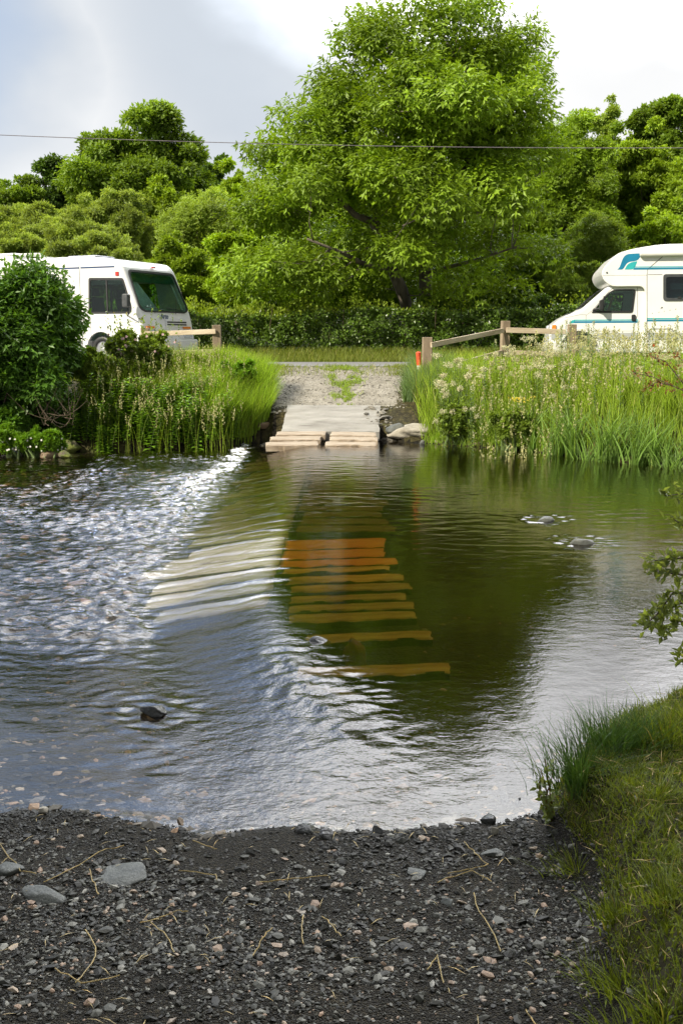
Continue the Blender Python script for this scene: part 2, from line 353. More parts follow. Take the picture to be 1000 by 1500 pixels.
def G(x, y):
    x = np.asarray(x, dtype=float); y = np.asarray(y, dtype=float)
    a = yn(x); b = yf(x); lv = level(x, y)
    dn = y-a; df = b-y
    leftness = sstep(-x, 0.2, 1.6)
    deep = (.60-.38*leftness)*(.3+.7*sstep(dn, 0, 2.6))*sstep(dn, -.02, .5)*sstep(df, -.02, .8)
    bed = lv-deep+.02*fbm(x*1.6, y*1.6, 3, 2)
    near = .012+.055*np.clip(-dn, 0, 6)+.03*np.clip(-dn, 0, .3)+.012*fbm(x*2.2, y*2.2, 4, 11)+level(x, a)
    near = near+bankmask(x, y)*(.24+.03*fbm(x*3, y*3, 3, 20))
    e = np.clip(-df, 0, 50)
    bank = np.interp(e, [0, .25, .8, 2.2, 4.6, 50], [.0, .12, .45, .85, 1.05, 1.18])+.06*fbm(x*.9, y*.9, 3, 30)*sstep(e, 0, 1)
    trk = np.interp(y, [16.9, 17.3, 17.62, 18.6, 20.5, 22.2], [-.12, .02, .17, .50, .93, 1.17])
    tw = trackw(x, y); tw = np.maximum(tw, (1-sstep(np.hypot((x-1.15)/.75, (y-17.9)/1.1), .5, 1.2)))
    bank = bank*(1-tw)+np.maximum(trk, 0)*tw
    flat = sstep(y, 20.8, 22.2)
    bank = bank*(1-flat)+1.17*flat
    hill = 1.17+.25*sstep(y, 26.6, 28.2)+np.clip(y-31, 0, 200)*.13*sstep(y, 31, 45)*(1+.35*sstep(x, 2, 20))
    hill = np.minimum(hill, 14)
    far = np.where(y > 26.6, hill, bank)
    z = np.where(dn < 0, near, np.where(df > 0, bed, far))
    mixn = sstep(dn, -.05, .12); z = np.where((dn > -.05) & (dn < .12), near*(1-mixn)+bed*mixn, z)
    wet = np.maximum(bed, -9)
    bm_ = bankmask(x, y)
    z = np.where((dn >= 0) & (df > 0) & (y < 7), np.maximum(z, bed*(1-bm_)+bm_*.24), z)
    return z
def hit(px, py, d0=1.5, d1=40):
    rr = ray(px, py); t = np.linspace(d0, d1, 4000)/rr.y; z = EYE+rr.z*t; g = G(rr.x*t, rr.y*t); i = int(np.argmax(z < g)); return Vector((rr.x*t[i], rr.y*t[i], float(g[i])))
def Gs(x, y): return float(G(np.array([x]), np.array([y]))[0])

def axis(parts):
    out = []
    for a, b, s in parts: out.append(np.arange(a, b, s))
    out.append([parts[-1][1]]); return np.concatenate(out)
def grid(xs, ys, zf):
    X, Y = np.meshgrid(xs, ys); Z = zf(X.ravel(), Y.ravel())
    V = np.stack([X.ravel(), Y.ravel(), Z], 1); nx, ny = len(xs), len(ys)
    i = np.arange(nx-1)[None, :]+nx*np.arange(ny-1)[:, None]; i = i.ravel()
    return V, np.stack([i, i+1, i+1+nx, i+nx], 1)
xs = axis([(-300, -60, 20), (-60, -14, 2), (-14, -3, .12), (-3, 3, .05), (3, 14, .12), (14, 60, 2), (60, 300, 20)])
ys = axis([(-120, -10, 10), (-10, 1, .5), (1, 5.2, .045), (5.2, 13, .12), (13, 22.5, .09), (22.5, 34, .4), (34, 90, 2), (90, 600, 30)])
V, F = grid(xs, ys, G)
fc = V[F].mean(1); fx, fy = fc[:, 0], fc[:, 1]
mi = np.zeros(len(F), int)
mi[:] = 3
mi[(fy < yn(fx))] = 0
inr = (fy >= yn(fx)) & (fy <= yf(fx)); mi[inr] = 1
mi[(fy < 6) & (bankmask(fx, fy) > .35)] = 2
mi[(fy > yf(fx)) & (fy < 21.6)] = 2
cn = np.interp(fy, [17, 18.8, 20.4, 22], [-.2, .04, .1, .0])
strip = (np.abs(fx-cn-.05*pn(fx*0, fy*3, 2)) < np.interp(fy, [18.6, 19.4, 20.8, 22.2], [.05, .22, .33, .6])) & (fy > 18.7)
mi[(trackw(fx, fy) > .86+.10*fbm(fx*3, fy*3, 3, 150)) & (fy > 17.0) & (fy < 22.3) & ((fy > 18.75) | (np.abs(fx+.17) < .8))] = 4
mi[strip & (fy < 22.3) & (fbm(fx*3, fy*2.2, 3, 140) > .1)] = 3
mi[(fy > 28.5)] = 5
ground = mk('ground', V, F, [M['g_gravel'], M['g_bed'], M['g_soil'], M['g_verge'], M['g_track'], M['g_hill']], midx=mi, smooth=True)
tag(ground, kind='structure')
V, F = grid(np.arange(-80, 81, 2.), np.array([22.25, 23.5, 25, 26.3]), lambda x, y: x*0+1.182)
road = mk('road', V, F, M['asphalt']); tag(road, kind='structure')

# ------------------------------------------------------------------ water
def watermat():
    m, nt, b, out = newmat('river_water'); nt.nodes.remove(b); N = nt.nodes; L = nt.links
    f1 = noise(nt, 9, 4, .6, mscale=(.8, 1.0, 1)); f2 = noise(nt, 55, 3, .6, mscale=(.7, 1.0, 1))
    at = N.new('ShaderNodeAttribute'); at.attribute_name = 'rough'
    fo = N.new('ShaderNodeAttribute'); fo.attribute_name = 'foam'
    ad = N.new('ShaderNodeMath'); ad.operation = 'MULTIPLY_ADD'; L.new(f2, ad.inputs[0]); ad.inputs[1].default_value = .15; L.new(f1, ad.inputs[2])
    mr = N.new('ShaderNodeMapRange'); L.new(at.outputs['Fac'], mr.inputs['Value']); mr.inputs['To Min'].default_value = .05; mr.inputs['To Max'].default_value = .36
    bp = N.new('ShaderNodeBump'); bp.inputs['Distance'].default_value = .05; L.new(mr.outputs[0], bp.inputs['Strength']); L.new(ad.outputs[0], bp.inputs['Height'])
    fr = schlick(nt, .025, 4.6, bp.outputs[0])
    t = N.new('ShaderNodeBsdfTransparent'); dp = N.new('ShaderNodeAttribute'); dp.attribute_name = 'depth'
    dr = N.new('ShaderNodeMapRange'); dr.interpolation_type = 'SMOOTHSTEP'; L.new(dp.outputs['Fac'], dr.inputs['Value']); dr.inputs['From Min'].default_value = .0; dr.inputs['From Max'].default_value = .34
    dm = N.new('ShaderNodeMixRGB'); L.new(dr.outputs[0], dm.inputs[0]); dm.inputs[1].default_value = (.95, .94, .90, 1); dm.inputs[2].default_value = (.38, .29, .14, 1); L.new(dm.outputs[0], t.inputs[0])
    g = N.new('ShaderNodeBsdfGlossy'); g.inputs['Roughness'].default_value = .012; L.new(bp.outputs[0], g.inputs['Normal']); g.inputs['Color'].default_value = (1, 1, 1, 1)
    mx = N.new('ShaderNodeMixShader'); L.new(fr.outputs[0], mx.inputs[0]); L.new(t.outputs[0], mx.inputs[1]); L.new(g.outputs[0], mx.inputs[2])
    fn = noise(nt, 17, 7, .78, mscale=(.8, 1.1, 1))
    fm = N.new('ShaderNodeMath'); fm.operation = 'MULTIPLY_ADD'; L.new(fo.outputs['Fac'], fm.inputs[0]); fm.inputs[1].default_value = .42; L.new(fn, fm.inputs[2])
    fr2 = N.new('ShaderNodeMapRange'); fr2.interpolation_type = 'SMOOTHSTEP'; L.new(fm.outputs[0], fr2.inputs['Value']); fr2.inputs['From Min'].default_value = .80; fr2.inputs['From Max'].default_value = .92; fr2.inputs['To Max'].default_value = .85
    d = N.new('ShaderNodeBsdfDiffuse'); d.inputs[0].default_value = (.8, .82, .84, 1)
    m2 = N.new('ShaderNodeMixShader'); L.new(fr2.outputs[0], m2.inputs[0]); L.new(mx.outputs[0], m2.inputs[1]); L.new(d.outputs[0], m2.inputs[2])
    L.new(m2.outputs[0], out.inputs[0]); return m
M['water'] = watermat()
def waterfields(x, y):
    c = crest(y); lv = level(x, y)
    w = np.interp(y, [3.5, 5, 6.4, 7.2, 18], [1.0, .8, .9, 1.15, 1.15])
    d = (c-x)/w                                    # 0 at the crest, 1 at the foot
    rough = sstep(d, .75, 1.15)
    rampz = sstep(d, -.15, .25)*(1-rough)
    near = np.interp(y, [3.5, 4.3, 5.5, 7, 18], [.06, .12, .42, .9, 1])
    patch = np.clip(.75+.8*pn(x*.7, y*.7, 40), .25, 1.5)
    # riffles
    r1 = pn(x*2.2+.4*y, y*3.2, 50); r2 = pn(x*5, y*7.5, 51); r3 = pn(x*12, y*17, 52); r4 = pn(x*26, y*34, 53)
    turb = .022*(1-2*np.abs(r1))+.020*(1-2*np.abs(r2))+.010*r3+.0045*r4
    # streaks down the ramp
    st = .004*pn(x*1.6, y*5, 54)+.0020*pn(x*4, y*13, 55)+.0010*pn(x*10, y*30, 56)
    # pool ripples
    band = np.exp(-((y-10.5)/2.6)**2)*.60+.07+.35*sstep(y, 12, 15)
    pl = (.0042*pn(x*3.0, y*7, 57)+.0024*pn(x*7, y*16, 58)+.0008*pn(x*18, y*34, 59))*band*np.clip(.8+.9*pn(x*.6, y*.9, 60), .15, 1.6)
    z = lv+rough*turb*near*patch*.8+rampz*st*(.35+.65*near)+(1-rough)*(1-rampz)*pl
    z = z-rampz*st*(.35+.65*near)*.75*(1-sstep(y, 5.8, 7.2))
    # chevrons of disturbed water around the near crest
    ln = np.exp(-((x-c+.12)/.22)**2)*sstep(-y, -6.2, -5.2)*sstep(y, 3.9, 4.5)
    z = z+ln*(.010*(1-2*np.abs(pn(x*5, y*6, 61)))+.004*pn(x*13, y*14, 62))
    ph = (y-6.75+.10*pn(x*1.5, y*.8, 71)+.05*pn(x*5, y*3, 72))/.42; saw = ph-np.floor(ph)
    z = z-rampz*.010*np.exp(-((saw-.12)/.10)**2)*sstep(y, 6.3, 7)*(1-sstep(y, 8.6, 10.5)*.85)
    fw = np.interp(y, [7, 12, 17], [.30, .22, .20])
    foam = np.exp(-((d-1.16+.20*pn(x*0+1, y*.9, 63)+.12*pn(x*3, y*3.5, 67))/fw)**2)*sstep(y, 7.2, 12)*(.45+.40*sstep(y, 10, 15.5))*np.clip(1+1.1*pn(x*4, y*4, 64), .2, 1.3)
    foam = foam+.38*np.exp(-((y-(15.9+.12*x))/.5)**2)*sstep(-x, 4.6, 6)+rough*.12*sstep(pn(x*3, y*5, 65), .25, .6)*near
    z = z+foam*.030*(pn(x*9, y*9, 66)+.6*pn(x*21, y*21, 68))
    for (rx, ry, s) in STONERIP:
        q = np.hypot(x-rx, (y-ry)); z = z+s*.0045*np.exp(-((q-.2)/.13)**2)*(pn(x*9, y*14, 77)+.6*np.sin(q*38)*np.clip((rx-x)/.2, -.2, 1))
    return z, np.clip(rough*near+rampz*.35+ln*.5, 0, 1), foam
p1 = PG(795, 760); p2 = PG(853, 793); p3 = PG(224, 1040, -.05); p4 = PG(480, 1016, -.02)
STONERIP = [(p1.x, p1.y, 1.6), (p2.x, p2.y, 1.2), (p3.x, p3.y, 1), (p4.x, p4.y, 1), (-1.1+0, 5.0, .6)]
xs = axis([(-40, -10, 1.0), (-10, -4, .045), (-4, 4, .022), (4, 10, .045), (10, 40, 1.0)])
ys = axis([(2.6, 7, .016), (7, 11, .022), (11, 18.4, .032)])
X, Y = np.meshgrid(xs, ys); X = X.ravel(); Y = Y.ravel()
Z, RG, FO = waterfields(X, Y)
nx, ny = len(xs), len(ys); i = (np.arange(nx-1)[None, :]+nx*np.arange(ny-1)[:, None]).ravel()
F = np.stack([i, i+1, i+1+nx, i+nx], 1)
cx = X[F].mean(1); cy = Y[F].mean(1)
keep = (cy > yn(cx)-.8) & (cy < yf(cx)+.8)
wv = np.stack([X, Y, Z], 1); F = F[keep]
DP = np.clip(Z-G(X, Y), 0, 2)
lf_ = sstep(X, -1.75, -1.5)*(1-sstep(X, -.62, -.40))*sstep(Y, 6.4, 6.8)*(1-sstep(Y, 9.2, 11)); DP = DP*(1-lf_)+.05*lf_
used = np.unique(F); rm = -np.ones(len(X), int); rm[used] = np.arange(len(used))
water = mk('water', wv[used], rm[F], M['water'], smooth=True, fattr={'depth': DP[used], 'rough': RG[used], 'foam': FO[used]}); tag(water, kind='structure')

# ------------------------------------------------------------------ generic shapes
def ico(sub):
    bm = bmesh.new(); bmesh.ops.create_icosphere(bm, subdivisions=sub, radius=1)
    bm.verts.ensure_lookup_table(); v = np.array([v.co[:] for v in bm.verts]); f = np.array([[a.index for a in p.verts] for p in bm.faces]); bm.free(); return v, f
ICO1, ICO1F = ico(1); ICO3, ICO3F = ico(4)
def rock(name, loc, size, mat, rot=0, seed=0, rough=.25, label=None, cat='stone', group=None, sink=.3, cut=.0):
    v = ICO3.copy(); s = seed*3.7
    n = pn3(v*1.1+s, seed)*rough*1.6+pn3(v*2.7+s, seed+3)*rough*.6+pn3(v*7+s, seed+5)*rough*.18
    v = v*(1+n)[:, None]
    # facets
    r2 = np.random.default_rng(seed+100)
    for k in range(7):
        d = vnorm(r2.normal(size=3)); h = (.62 if cut == 0 else .40)+.25*r2.random(); e = v@d-h; v = v-np.clip(e, 0, None)[:, None]*d*.85
    v = v*np.array(size)/2
    c, s_ = math.cos(rot), math.sin(rot); v = np.stack([v[:, 0]*c-v[:, 1]*s_, v[:, 0]*s_+v[:, 1]*c, v[:, 2]], 1)
    o = mk(name, v+np.array([0, 0, size[2]*(.5-sink)]), ICO3F, mat, smooth=True); o.location = loc
    tag(o, label, cat, group); return o
def tube(mb, pts, radii, seg=6, m=0):
    pts = np.asarray(pts, dtype=float); n = len(pts); radii = np.asarray(radii, dtype=float)
    d = np.gradient(pts, axis=0); d = vnorm(d)
    up = np.where(np.abs(d[:, 2:3]) > .9, np.array([[1., 0, 0]]), np.array([[0, 0, 1.]]))
    a = vnorm(np.cross(d, up)); b = np.cross(d, a)
    t = np.arange(seg)*2*np.pi/seg
    V = pts[:, None]+radii[:, None, None]*(np.cos(t)[None, :, None]*a[:, None]+np.sin(t)[None, :, None]*b[:, None])
    V = V.reshape(-1, 3); Q = []
    i = np.arange(seg); j = (i+1) % seg
    for k in range(n-1): Q.append(np.stack([k*seg+i, k*seg+j, (k+1)*seg+j, (k+1)*seg+i], 1))
    V = np.concatenate([V, pts[:1], pts[-1:]]); c0 = n*seg; c1 = c0+1
    T = np.concatenate([np.stack([np.full(seg, c0), j, i], 1), np.stack([np.full(seg, c1), (n-1)*seg+i, (n-1)*seg+j], 1)])
    mb.add(V, np.concatenate(Q), T, m=m)
def leaves(mb, pos, axis_, nrm, length, width, m=0, rnd=None, fold=.15, droop=.0):
    """kite-shaped leaves: base, side, tip, side"""
    n = len(pos)
    if n == 0: return
    a = vnorm(axis_); s = vnorm(np.cross(a, nrm)); u = np.cross(s, a)
    L = np.broadcast_to(np.asarray(length, dtype=float), (n,))[:, None]; Wd = np.broadcast_to(np.asarray(width, dtype=float), (n,))[:, None]
    b = pos; t = pos+a*L-u*L*droop; mid = pos+a*L*.48+u*L*fold*.6
    V = np.stack([b, mid+s*Wd*.5, t, mid-s*Wd*.5], 1).reshape(-1, 3)
    Q = np.arange(n*4).reshape(n, 4)
    mb.add(V, Q, rq=(rng.random(n) if rnd is None else rnd), m=m)
def rdir(n):
    return vnorm(rng.normal(size=(n, 3)))
def clumpleaves(mb, centers, radii, per, llen, lwid, squash=.75, m=0, shell=(.55, 1.08), upb=.35, compound=0, droop=.25, tone=.35):
    """leaves scattered through the outer shell of each leaf clump"""
    nC = len(centers)
    for k in range(nC):
        r = radii[k]; n = max(6, int(per*(r/np.mean(radii))**2))
        d = rdir(n); d[:, 2] += upb*rng.random(n); d = vnorm(d)
        keepm = ~((d[:, 2] < -.35) & (rng.random(n) < .6)); d = d[keepm]; n = len(d)
        rad = r*(shell[0]+(shell[1]-shell[0])*rng.random(n)**.6)
        lump = 1+.40*pn3(d*3.1+k*1.3, k % 50)
        p = centers[k]+d*(rad*lump)[:, None]*np.array([1, 1, squash])
        ax = vnorm(d*.8+rng.normal(size=(n, 3))*.6+np.array([0, 0, -droop])); nr = vnorm(d*.6+np.array([0, 0, .7])+rng.normal(size=(n, 3))*.45)
        base = rng.random()
        rn = np.clip(tone*base+(1-tone)*rng.random(n), 0, 1)
        if not compound:
            L_ = llen*(.6+.8*rng.random(n)); leaves(mb, p, ax, nr, L_, L_*lwid/llen, m=m, rnd=rn)
        else:
            s = vnorm(np.cross(ax, nr)); Lr = llen*(.7+.6*rng.random(n))
            leaves(mb, p+ax*(Lr*.75)[:, None], ax+np.array([0, 0, -.35]), nr, Lr*.42, Lr*.17, m=m, rnd=rn)
            for q in range(compound):
                f = .25+.55*q/max(1, compound-1)
                for sg in (1, -1):
                    bp = p+ax*(Lr*f)[:, None]-np.array([0, 0, 1])*(Lr*.12*f)[:, None]
                    leaves(mb, bp, s*sg+ax*.45+np.array([0, 0, -.25]), nr, Lr*.40, Lr*.15, m=m, rnd=rn)
def ellclumps(c, r, n, rmin, rmax, low=-.55, power=.35, per=6):
    """boughs on an ellipsoid, each carrying its own smaller leaf clumps"""
    c = np.array(c, dtype=float); r = np.array(r, dtype=float); out = []; rr = []; n = int(n*1.7); nb = max(12, int(n/per*1.7)); B = []; sd = rng.random()*90
    def wob(d): return float(np.clip(.98+.55*pn(np.array([d[0]*1.9+sd]), np.array([d[1]*1.2+d[2]*2.1]), 7)[0]+.25*pn(np.array([d[0]*4.3+sd]), np.array([d[2]*4.7]), 8)[0], .62, 1.16))
    tries = 0
    while len(B) < nb and tries < 4000:
        tries += 1
        d = rdir(1)[0]
        if d[2] < low: continue
        p = d*(.25+.57*rng.random()**.45)*wob(d)
        if B and min(np.linalg.norm(np.array(B)-p, axis=1)) < .28*(1-tries/5000): continue
        B.append(p)
    rb = .20+.20*rng.random(len(B))
    m = min(r)
    for b, q in zip(B, rb):
        bc = c+b*r; R_ = q*m*1.25
        out.append(bc-b*R_*.2); rr.append(R_*.5)
        for k in range(per):
            d = rdir(1)[0]+b*.9+np.array([0, 0, .25]); d = d/np.linalg.norm(d)
            out.append(bc+d*R_*(.65+.4*rng.random())*np.array([1.15, 1.15, .85])); rr.append(R_*(.16+.34*rng.random()))
    for k in range(n//3):           # stray sprays breaking the outline
        d = rdir(1)[0]
        if d[2] < -.3: d[2] *= -1
        out.append(c+d*r*wob(d)*(.90+.16*rng.random())); rr.append(m*(.04+.10*rng.random()))
    return np.array(out), np.array(rr)
def limb(mb, a, b, r0, r1, sag=.12, n=6, seg=6):
    a = np.array(a, dtype=float); b = np.array(b, dtype=float); t = np.linspace(0, 1, n)[:, None]
    L = np.linalg.norm(b-a); off = rng.normal(size=3)*L*.05
    pts = a*(1-t)+b*t+np.sin(t*np.pi)*(off+np.array([0, 0, -sag*L*.3]))+rng.normal(size=(n, 3))*L*.012*np.sin(t*np.pi)
    tube(mb, pts, np.linspace(r0, r1, n), seg)
def tree(name, base, top, half, label, mat, llen=.18, per=230, nc=46, cat='tree', depth=None, low=-.85, group=None, bottom=.12, lean=0, barkm=None, rfrac=(.20, .34), compound=0, lw=.55):
    base = np.array(base, dtype=float); H = top-base[2]
    root = empty(name, base); tag(root, label, cat, group)
    rz = H*(1-bottom)/2; cz = H-rz; depth = depth or half*.85
    C, rr = ellclumps((lean, 0, cz*.98), (half*.84, depth*.84, rz*.88), nc, min(half, rz)*rfrac[0], min(half, rz)*rfrac[1], low)
    cr = MB(); llen = llen*.8; clumpleaves(cr, C, rr, per*1.15, llen, llen*lw, compound=compound, shell=(.25, 1.45), tone=.55)
    cr.build('crown', mat, root)
    tb = MB(); tr = max(.07, H*.022)
    hgt = H*.55; pts = np.array([[0, 0, -.3], [0.02, 0, H*.12], [lean*.3+rng.normal()*.1, 0, H*.3], [lean*.6, 0, hgt]]); tube(tb, pts, [tr*1.5, tr, tr*.8, tr*.45], 8)
    for k in rng.choice(len(C), min(len(C), 12), replace=False):
        z0 = min(C[k][2]*.6, hgt); limb(tb, (lean*.5*z0/hgt, 0, z0), C[k], tr*.4, tr*.08, .2)
    tb.build('trunk', barkm or M['bark'], root, smooth=True)
    return root
#SPLIT
# ------------------------------------------------------------------ vehicles: helpers
def rounded(pts, r=.06, seg=5):
    out = []; n = len(pts)
    for i in range(n):
        p0, p1, p2 = (np.array(pts[j % n], dtype=float) for j in (i-1, i, i+1))
        rr = r[i] if isinstance(r, (list, tuple)) else r
        a = p0-p1; b = p2-p1; la, lb = np.linalg.norm(a), np.linalg.norm(b); q = min(rr, la*.45, lb*.45)
        if q < 1e-4: out.append(p1); continue
        s = p1+a/la*q; e = p1+b/lb*q
        for t in np.linspace(0, 1, seg): out.append((1-t)**2*s+2*t*(1-t)*p1+t*t*e)
    return np.array(out)
def prism(name, poly, fm, t0, t1, mat, parent=None, bevel=0, seg=2, smooth=False):
    """polygon (u,v) mapped by fm(u,v,t), extruded from t0 to t1"""
    bm = bmesh.new(); n = len(poly)
    a = [bm.verts.new(fm(u, v, t0)) for u, v in poly]; b = [bm.verts.new(fm(u, v, t1)) for u, v in poly]
    bm.faces.new(a); bm.faces.new(b[::-1])
    for i in range(n): bm.faces.new((a[i], b[i], b[(i+1) % n], a[(i+1) % n]))
    bmesh.ops.remove_doubles(bm, verts=bm.verts, dist=5e-4)
    bmesh.ops.recalc_face_normals(bm, faces=bm.faces)
    if bevel:
        bmesh.ops.bevel(bm, geom=[e for e in bm.edges if e.calc_face_angle(0) > .5], offset=bevel, segments=seg, affect='EDGES', profile=.5, clamp_overlap=True)
    return mkbm(name, bm, mat, parent, smooth)
def ring(name, outer, inner, fm, t0, t1, mat, parent=None):
    bm = bmesh.new(); n = len(outer); L = []
    for poly, t in ((outer, t0), (outer, t1), (inner, t1), (inner, t0)): L.append([bm.verts.new(fm(u, v, t)) for u, v in poly])
    for k in range(4):
        A, B = L[k], L[(k+1) % 4]
        for i in range(n): bm.faces.new((A[i], A[(i+1) % n], B[(i+1) % n], B[i]))
    bmesh.ops.recalc_face_normals(bm, faces=bm.faces)
    return mkbm(name, bm, mat, parent)
def inset(poly, k):
    c = np.mean(poly, 0); w = np.ptp(poly, 0); s = np.maximum(1-2*k/w, .05)
    return c+(np.array(poly)-c)*s
def cutout(o, cutters, smoothang=None):
    for c in cutters:
        bm = bmesh.new(); bm.from_mesh(o.data); bmesh.ops.remove_doubles(bm, verts=bm.verts, dist=2e-4); bmesh.ops.dissolve_degenerate(bm, edges=bm.edges, dist=1e-4); bm.to_mesh(o.data); bm.free()
        n0 = len(o.data.polygons); c.parent = o.parent
        md = o.modifiers.new('cut', 'BOOLEAN'); md.operation = 'DIFFERENCE'; md.solver = 'EXACT'; md.object = c
        bpy.context.view_layer.update(); dg = bpy.context.evaluated_depsgraph_get()
        me = bpy.data.meshes.new_from_object(o.evaluated_get(dg))
        o.modifiers.clear()
        if len(me.polygons) > 4: o.data = me
        print('cut', o.name, n0, len(o.data.polygons))
    for c in cutters: bpy.data.objects.remove(c)
def box(name, lo, hi, mat, parent=None, bevel=0, seg=2):
    poly = [(lo[0], lo[2]), (hi[0], lo[2]), (hi[0], hi[2]), (lo[0], hi[2])]
    return prism(name, poly, lambda u, v, t: (u, t, v), lo[1], hi[1], mat, parent, bevel, seg)
def wheel(parent, x, y, r=.33, w=.2, side=-1):
    """wheel facing -Y; tyre, rim"""
    def lathe(name, prof, mat, par):
        seg = 28; V = []; n = len(prof)
        for k in range(seg):
            a = 2*math.pi*k/seg
            for (rad, yy) in prof: V.append((x+rad*math.cos(a), y+yy, r+rad*math.sin(a)))
        Q = [[k*n+i, k*n+i+1, ((k+1) % seg)*n+i+1, ((k+1) % seg)*n+i] for k in range(seg) for i in range(n-1)]
        return mk(name, V, np.array(Q), mat, par, smooth=True)
    wr = lathe('wheel', [(r*.62, w), (r*.93, w), (r, w*.85), (r, w*.15), (r*.93, 0), (r*.66, .01), (r*.62, .03)], M['black'], parent)
    lathe('rim', [(r*.64, .03), (r*.58, .045), (r*.5, .02), (r*.3, .06), (r*.12, .03), (.001, .03)], M['chrome'], wr)
    return wr
def textmesh(name, body, size, mat, parent, loc, rot, ext=.002, bold=0):
    cu = bpy.data.curves.new(name, 'FONT'); cu.body = body; cu.size = size; cu.extrude = ext; cu.offset = bold
    t = bpy.data.objects.new(name, cu); COL.objects.link(t)
    dg = bpy.context.evaluated_depsgraph_get(); me = bpy.data.meshes.new_from_object(t.evaluated_get(dg))
    bpy.data.objects.remove(t); me.materials.clear(); me.materials.append(mat)
    o = bpy.data.objects.new(name, me); COL.objects.link(o); o.parent = parent; o.location = loc; o.rotation_euler = rot
    return o
def seat(parent, x, y, z, face=1, w=.5):
    s = empty('seat', (x, y, z)); s.parent = parent; f = face
    pb = [(-.26*f, 0), (.26*f, 0), (.28*f, .14), (-.24*f, .14)]
    prism('seat_cushion', pb, lambda u, v, t: (u, t, v), 0, w, M['seatm'], s, .04)
    pb = [(-.30*f, .1), (-.18*f, .1), (-.26*f, .78), (-.36*f, .78)]
    prism('seat_back', pb, lambda u, v, t: (u, t, v), 0.02, w-.02, M['seatm'], s, .04)
    prism('headrest', [(-.37*f, .8), (-.28*f, .8), (-.30*f, 1.0), (-.38*f, 1.0)], lambda u, v, t: (u, t, v), w*.25, w*.75, M['seatm'], s, .03)
    return s
def decal(name, poly, fm, mat, parent, t=-.003):
    return prism(name, poly, fm, 0.0, t, mat, parent)

